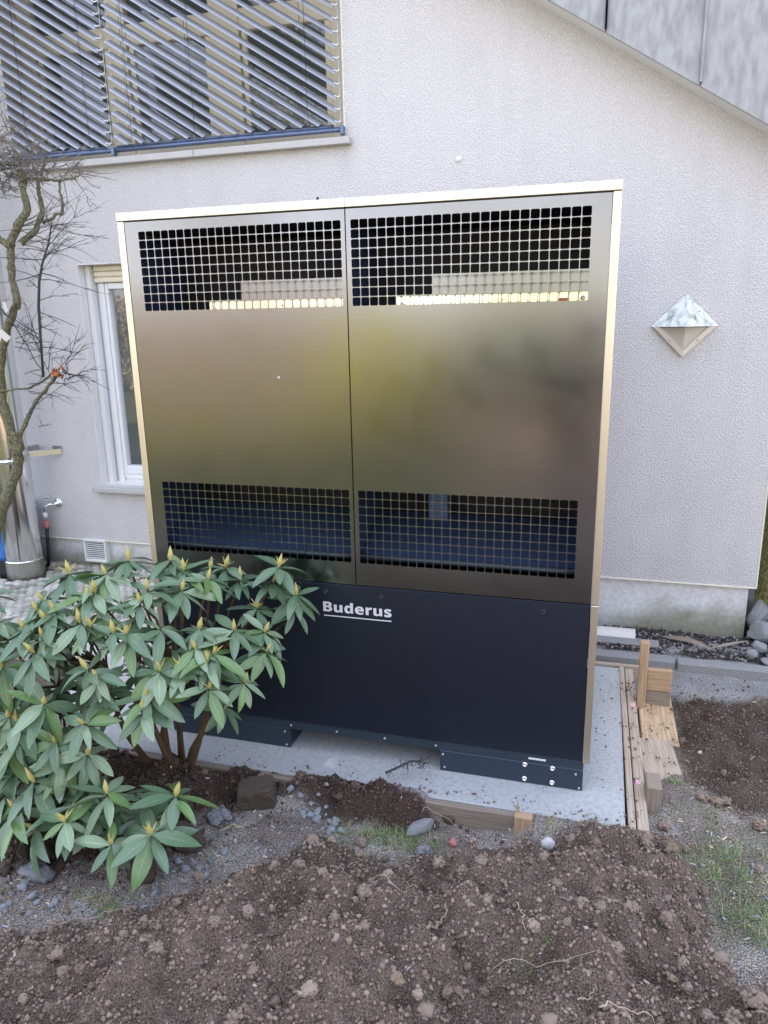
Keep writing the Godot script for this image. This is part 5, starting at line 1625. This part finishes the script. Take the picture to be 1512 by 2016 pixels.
# ---------------------------------------------------------------- the garden behind the camera, seen in doors and panes
func garden() -> void:
	var r := RandomNumberGenerator.new()
	r.seed = 91
	for q in [[-6.0, 13.0, 9.0, "tall pale bare tree at the far left of the garden behind", 0.3], [-2.0, 16.0, 11.0, "tall pale bare tree in the middle of the garden behind", 0.3], [2.5, 14.5, 10.0, "tall tree with yellow green young leaves behind", 1.0], [6.5, 17.0, 12.0, "tall bare tree at the right of the garden behind", 0.4], [-10.0, 18.0, 12.0, "very tall bare tree beyond the hedge behind", 0.5], [10.0, 13.0, 9.0, "spreading tree at the far right of the garden behind", 0.8]]:
		var t := thing("garden_tree", q[3], "tree", Vector3(q[0], -0.06, q[1]))
		var st := begin(true)
		tube(st, [Vector3.ZERO, Vector3(0.1, q[2] * 0.3, 0), Vector3(0, q[2] * 0.6, 0.1), Vector3(0.1, q[2] * 0.95, 0)], [0.22, 0.17, 0.11, 0.03], 8)
		obj("trunk", st, M.pale_bark, t)
		var br := begin()
		var ends := []
		for i in 46:
			var y: float = q[2] * r.randf_range(0.25, 0.95)
			var a := r.randf() * TAU
			var L: float = (q[2] - y) * 0.35 + 0.9
			var p := Vector3(0, y, 0)
			var d := Vector3(cos(a), r.randf_range(0.3, 1.0), sin(a)).normalized()
			fork(br, p, d, L, 0.035, r, 3)
			for k in 4: ends.append(p + d * L * r.randf_range(0.5, 1.1) + Vector3(r.randfn(), r.randfn(), r.randfn()) * 0.3)
		tag(obj("branches", br, M.pale_bark, t), "", "", "", "stuff")
		var mm := MultiMesh.new()
		mm.transform_format = MultiMesh.TRANSFORM_3D
		mm.mesh = leaves[0]
		mm.instance_count = int(6000 * q[4])
		for i in mm.instance_count:
			var e: Vector3 = ends[r.randi() % ends.size()]
			var s := r.randf_range(0.06, 0.14)
			mm.set_instance_transform(i, Transform3D(Basis(Vector3(r.randfn(), r.randfn(), r.randfn()).normalized(), r.randf() * TAU).scaled_local(Vector3(s * 1.6, s, s)), e + Vector3(r.randfn(), r.randfn(), r.randfn()) * 0.35))
		var cr := MultiMeshInstance3D.new()
		cr.multimesh = mm
		cr.material_override = M.spring_leaf
		cr.name = "crown"
		t.add_child(cr)
		cr.set_meta("kind", "stuff")
	# hedge, forsythia and dark conifers as leaf masses on stems
	for q in [["beech_hedge", Vector3(-7.0, 0, 11.5), Vector3(4.6, 2.3, 0.7), "long copper brown beech hedge across the garden behind", "hedge", M.copper_leaf, 26000], ["forsythia", Vector3(-2.0, 0, 10.2), Vector3(1.1, 1.9, 1.0), "round yellow flowering forsythia behind", "shrub", M.yellow_leaf, 9000], ["forsythia", Vector3(0.4, 0, 13.2), Vector3(1.7, 2.7, 0.9), "taller yellow forsythia behind the dark laurel", "shrub", M.yellow_leaf, 6000], ["laurel", Vector3(0.3, 0, 11.0), Vector3(1.4, 1.55, 0.9), "dark green laurel before the taller forsythia", "shrub", M.dark_leaf, 12000], ["laurel", Vector3(7.4, 0, 10.8), Vector3(1.6, 2.8, 1.2), "tall dark laurel at the right behind", "shrub", M.dark_leaf, 12000]]:
		var t := thing(q[0], q[3], q[4], q[1])
		var st := begin()
		for i in 24:
			var p := Vector3(r.randf_range(-0.7, 0.7) * q[2].x, 0, r.randf_range(-0.3, 0.3) * q[2].z)
			tube(st, [p, p * 1.1 + Vector3(0, q[2].y * 0.7, 0)], [0.03, 0.01], 5)
		tag(obj("stems", st, M.bark, t), "", "", "", "stuff")
		var mm := MultiMesh.new()
		mm.transform_format = MultiMesh.TRANSFORM_3D
		mm.mesh = leaves[0]
		mm.instance_count = q[6]
		for i in q[6]:
			var d := Vector3(r.randfn(), r.randfn(), r.randfn()).normalized() * r.randf_range(0.7, 1.05)
			if q[4] == "hedge": d = Vector3(r.randf_range(-1, 1), r.randf_range(-1, 1), r.randf_range(-1, 1))
			var s := r.randf_range(0.07, 0.14)
			var p := Vector3(d.x * q[2].x, q[2].y * 0.5 * (1.0 + d.y) + 0.05, d.z * q[2].z)
			mm.set_instance_transform(i, Transform3D(Basis(Vector3(r.randfn(), r.randfn(), r.randfn()).normalized(), r.randf() * TAU).scaled_local(Vector3(s * 1.7, s, s)), p))
		var cr := MultiMeshInstance3D.new()
		cr.multimesh = mm
		cr.material_override = q[5]
		cr.name = "leaf_mass"
		t.add_child(cr)
		cr.set_meta("kind", "stuff")

# ---------------------------------------------------------------- the photographer, seen blurred in the doors and the pane
func blob(bones: Array, cell: float, k: float, st: SurfaceTool, tint: Callable) -> void:
	# smooth union of tapered capsules, meshed as surface nets; bones: [a, b, ra, rb]
	var lo := Vector3.ONE * 1e9
	var hi := -lo
	for b in bones:
		var r: float = maxf(b[2], b[3]) + 3.0 * cell + 2.0 / k
		for p in [b[0], b[1]]:
			lo = lo.min(p - Vector3.ONE * r); hi = hi.max(p + Vector3.ONE * r)
	var n := Vector3i(((hi - lo) / cell).ceil()) + Vector3i.ONE
	var f := PackedFloat32Array()
	f.resize(n.x * n.y * n.z)
	for b in bones:
		var a: Vector3 = b[0]
		var d: Vector3 = b[1] - a
		var dd := maxf(d.length_squared(), 1e-9)
		var r: float = maxf(b[2], b[3]) + 2.0 * cell + 1.5 / k
		var i0 := Vector3i(((a.min(b[1]) - Vector3.ONE * r - lo) / cell).floor()).max(Vector3i.ZERO)
		var i1 := Vector3i(((a.max(b[1]) + Vector3.ONE * r - lo) / cell).ceil()).min(n - Vector3i.ONE)
		for z in range(i0.z, i1.z + 1):
			for y in range(i0.y, i1.y + 1):
				for x in range(i0.x, i1.x + 1):
					var p := lo + Vector3(x, y, z) * cell
					var t := clampf((p - a).dot(d) / dd, 0.0, 1.0)
					var dist: float = p.distance_to(a + d * t) - lerpf(b[2], b[3], t)
					f[(z * n.y + y) * n.x + x] += exp(-k * dist)
	var vid := {}
	var off := [Vector3i(0, 0, 0), Vector3i(1, 0, 0), Vector3i(0, 1, 0), Vector3i(1, 1, 0), Vector3i(0, 0, 1), Vector3i(1, 0, 1), Vector3i(0, 1, 1), Vector3i(1, 1, 1)]
	var edges := [[0, 1], [2, 3], [4, 5], [6, 7], [0, 2], [1, 3], [4, 6], [5, 7], [0, 4], [1, 5], [2, 6], [3, 7]]
	var at := func(c: Vector3i) -> float: return f[(c.z * n.y + c.y) * n.x + c.x] - 1.0
	for z in n.z - 1:
		for y in n.y - 1:
			for x in n.x - 1:
				var o := (z * n.y + y) * n.x + x
				var s := [f[o] > 1.0, f[o + 1] > 1.0, f[o + n.x] > 1.0, f[o + n.x + 1] > 1.0]
				var o2 := o + n.x * n.y
				var s2 := [f[o2] > 1.0, f[o2 + 1] > 1.0, f[o2 + n.x] > 1.0, f[o2 + n.x + 1] > 1.0]
				var c := int(s[0]) + int(s[1]) + int(s[2]) + int(s[3]) + int(s2[0]) + int(s2[1]) + int(s2[2]) + int(s2[3])
				if c == 0 or c == 8: continue
				var base := Vector3i(x, y, z)
				var sum := Vector3.ZERO
				var m := 0
				for e in edges:
					var va: float = log(maxf(at.call(base + off[e[0]]) + 1.0, 1e-9))
					var vb: float = log(maxf(at.call(base + off[e[1]]) + 1.0, 1e-9))
					if (va > 0.0) != (vb > 0.0):
						sum += Vector3(base + off[e[0]]).lerp(Vector3(base + off[e[1]]), va / (va - vb))
						m += 1
				vid[base] = lo + sum / m * cell
	for c in vid:
		for ax in 3:
			var e := Vector3i.ZERO; e[ax] = 1
			var u := Vector3i.ZERO; u[(ax + 1) % 3] = 1
			var w := Vector3i.ZERO; w[(ax + 2) % 3] = 1
			var ins: bool = at.call(c) > 0.0
			if ins == (at.call(c + e) > 0.0): continue
			if not (vid.has(c - u) and vid.has(c - w) and vid.has(c - u - w)): continue
			var q := [vid[c], vid[c - u], vid[c - u - w], vid[c - w]]
			for j in ([0, 2, 1, 0, 3, 2] if ins else [0, 1, 2, 0, 2, 3]):
				st.set_color(tint.call(q[j]))
				st.add_vertex(q[j])

func photographer() -> void:
	var g := Vector3(1.52, -0.055, 2.85)
	var ox := 1.643 - g.x
	var t := thing("person", "person in a dark jacket and jeans standing behind the camera, holding up a phone", "person", g)
	var V := func(x, y, z): return Vector3(x, y, z)
	var skin := Color(0.50, 0.30, 0.22)
	var coat := Color(0.035, 0.033, 0.045)
	var jeans := Color(0.045, 0.06, 0.11)
	var shoe := Color(0.03, 0.025, 0.02)
	var body := begin(true)
	var bones := [[Vector3(0, 1.0, 0), Vector3(0, 1.22, 0.01), 0.135, 0.14], [Vector3(-0.06, 1.02, 0), Vector3(0.06, 1.02, 0), 0.125, 0.125], [Vector3(-0.10, 1.33, 0.01), Vector3(0.10, 1.33, 0.01), 0.115, 0.115], [Vector3(-0.17, 1.45, 0.01), Vector3(0.17, 1.45, 0.01), 0.07, 0.07], [Vector3(0, 1.45, 0.01), Vector3(0, 1.60, 0.0), 0.062, 0.055], [Vector3(0, 1.22, 0.01), Vector3(0, 1.40, 0.01), 0.14, 0.13]]
	for s in [-1, 1]:
		bones.append([Vector3(s * 0.19, 1.45, 0.01), Vector3(s * 0.23, 1.25, -0.12), 0.058, 0.048])
		bones.append([Vector3(s * 0.23, 1.25, -0.12), Vector3(s * 0.085 + ox, 1.63, -0.275), 0.046, 0.030])
		bones.append([Vector3(s * 0.09, 0.97, 0), Vector3(s * 0.105, 0.52, -0.01), 0.088, 0.058])
		bones.append([Vector3(s * 0.105, 0.52, -0.01), Vector3(s * 0.115, 0.10, 0.03), 0.058, 0.042])
		bones.append([Vector3(s * 0.118, 0.05, 0.05), Vector3(s * 0.135, 0.035, -0.14), 0.042, 0.034])
	blob(bones, 0.022, 60.0, body, func(p): return shoe if p.y < 0.085 else (jeans if p.y < 0.93 else (skin if p.y > 1.50 and absf(p.x) < 0.075 and p.z > -0.1 else coat)))
	# head with brow, nose, jaw, ears
	var hc := Vector3(0, 1.70, -0.005)
	blob([[hc + Vector3(0, 0.03, 0.02), hc + Vector3(0, 0.03, -0.02), 0.082, 0.078], [hc + Vector3(0, -0.04, -0.03), hc + Vector3(0, -0.075, -0.055), 0.055, 0.034], [hc + Vector3(0, 0.005, -0.095), hc + Vector3(0, -0.028, -0.112), 0.008, 0.013], [hc + Vector3(-0.03, 0.022, -0.082), hc + Vector3(0.03, 0.022, -0.082), 0.014, 0.014], [hc + Vector3(-0.02, -0.06, -0.086), hc + Vector3(0.02, -0.06, -0.086), 0.008, 0.008], [hc + Vector3(-0.085, 0.015, 0.005), hc + Vector3(-0.083, -0.02, 0.0), 0.014, 0.010], [hc + Vector3(0.085, 0.015, 0.005), hc + Vector3(0.083, -0.02, 0.0), 0.014, 0.010], [Vector3(0, 1.57, 0.0), Vector3(0, 1.64, 0.0), 0.055, 0.052]], 0.007, 130.0, body, func(p): return Color(0.32, 0.10, 0.09) if p.z < -0.085 and absf(p.y - hc.y + 0.06) < 0.008 and absf(p.x) < 0.025 else skin)
	# hands closed on the phone's sides
	for s in [-1, 1]:
		var w := Vector3(s * 0.085 + ox, 1.63, -0.275)
		var pm := Vector3(s * 0.058 + ox, 1.70, -0.305)
		var hb := [[w, pm, 0.027, 0.026], [pm + Vector3(0, 0.02, 0), pm + Vector3(0, -0.025, 0), 0.024, 0.024]]
		for k in 4:
			var y := 0.040 - k * 0.021
			var L: float = [0.9, 1.0, 0.95, 0.75][k]
			var k0 := pm + Vector3(s * 0.012, y, -0.015)
			var k1 := k0 + Vector3(s * 0.006, 0.004, -0.032 * L)
			var k2 := k1 + Vector3(-s * 0.026 * L, 0.002, -0.010)
			hb.append([k0, k1, 0.0095, 0.0088])
			hb.append([k1, k2, 0.0088, 0.0075])
		hb.append([pm + Vector3(0, -0.02, 0.012), pm + Vector3(-s * 0.018, 0.012, 0.026), 0.012, 0.010])
		hb.append([pm + Vector3(-s * 0.018, 0.012, 0.026), pm + Vector3(-s * 0.030, 0.034, 0.022), 0.010, 0.008])
		blob(hb, 0.005, 260.0, body, func(_p): return skin)
	obj("body", body, M.crumb, t)
	var hair := begin(true)
	blob([[hc + Vector3(0, 0.055, 0.03), hc + Vector3(0, 0.062, -0.025), 0.083, 0.076], [hc + Vector3(0, 0.0, 0.06), hc + Vector3(0, -0.03, 0.06), 0.062, 0.05]], 0.010, 120.0, hair, func(_p): return Color(0.05, 0.035, 0.025))
	obj("hair", hair, M.crumb, t)
	for s in [-1, 1]:
		var e := begin(true)
		lathe(e, [Vector2(0.0001, -0.011), Vector2(0.008, -0.008), Vector2(0.011, 0.0), Vector2(0.008, 0.008), Vector2(0.0001, 0.011)], 10)
		obj("eye", e, M.white_plastic, t, hc + Vector3(s * 0.031, 0.006, -0.086))
	var ph := thing("phone", "black phone held upright by the photographer", "phone", g + Vector3(ox, 1.735, -0.318))
	var c := begin()
	box(c, Vector3.ZERO, Vector3(0.076, 0.160, 0.0085), 0.003, Basis(Vector3.RIGHT, -0.25))
	obj("case", c, M.black_plastic, ph)

# ---------------------------------------------------------------- all together
func _ready() -> void:
	rng.seed = 2024
	var cam := Camera3D.new()
	cam.name = "camera"
	cam.position = Vector3(1.6428, 1.7093, 2.5052)
	cam.rotation = Vector3(-0.254930, 0.285941, -0.019985)
	cam.fov = 68.92
	cam.near = 0.05
	cam.far = 400.0
	cam.current = true
	add_child(cam)
	var sky := ProceduralSkyMaterial.new()
	sky.sky_top_color = Color(0.69, 0.73, 0.845)
	sky.sky_horizon_color = Color(0.95, 0.95, 0.95)
	sky.sky_curve = 0.12
	sky.ground_bottom_color = Color(0.35, 0.32, 0.26)
	sky.ground_horizon_color = Color(0.6, 0.6, 0.55)
	var env := Environment.new()
	env.background_mode = Environment.BG_SKY
	env.sky = Sky.new()
	env.sky.sky_material = sky
	env.tonemap_mode = Environment.TONE_MAPPER_LINEAR
	env.tonemap_exposure = 4.4
	env.sdfgi_enabled = true
	env.ssao_enabled = true
	env.ssil_enabled = true
	var we := WorldEnvironment.new()
	we.name = "environment"
	we.environment = env
	add_child(we)
	var sun := DirectionalLight3D.new()
	sun.name = "sun"
	sun.light_energy = 1.6
	sun.light_color = Color(1.0, 0.94, 0.84)
	sun.light_angular_distance = 0.5
	sun.shadow_enabled = true
	add_child(sun)
	# from behind the house and the left: everything near the wall lies in its shade
	sun.look_at_from_position(Vector3.ZERO, Vector3(0.50, -1.0, 1.22))
	noise_a.seed = 1; noise_a.frequency = 0.05; noise_a.fractal_octaves = 3
	noise_b.seed = 2; noise_b.frequency = 0.05; noise_b.fractal_octaves = 3
	noise_c.seed = 3; noise_c.noise_type = FastNoiseLite.TYPE_CELLULAR; noise_c.frequency = 1.0
	noise_c.cellular_return_type = FastNoiseLite.RETURN_DISTANCE
	noise_c.fractal_type = FastNoiseLite.FRACTAL_NONE
	materials()
	mat("pink", col(0.66, 0.40, 0.43), 0.8)
	var m := mat("clod", col(0.245, 0.184, 0.140), 0.97)
	m.metallic_specular = 0.2
	mat("sticker", col(0.35, 0.09, 0.05), 0.6)
	mat("pale_bark", col(0.36, 0.34, 0.30), 0.9)
	for q in [["spring_leaf", col(0.26, 0.30, 0.06)], ["copper_leaf", col(0.50, 0.42, 0.32)], ["yellow_leaf", col(0.50, 0.48, 0.10)], ["dark_leaf", col(0.04, 0.06, 0.03)]]:
		m = mat(q[0], q[1], 0.7)
		m.backlight_enabled = true
		m.backlight = q[1] * 0.4
	build_ground()
	build_house()
	blind("grey venetian blind with sloping slats, the narrower one at the left edge", -1.845, -1.160, [-1.73, -1.30], 2.672, 3.75)
	blind("grey venetian blind with sloping slats, the wide right one before the panes", -1.108, 0.236, [-1.02, -0.62, 0.05], 2.672, 3.5)
	slab_and_timber()
	cabinet()
	wall_things()
	shrubs()
	bare_tree()
	garden()
	photographer()
	stones()
	crumbs()
	grass()
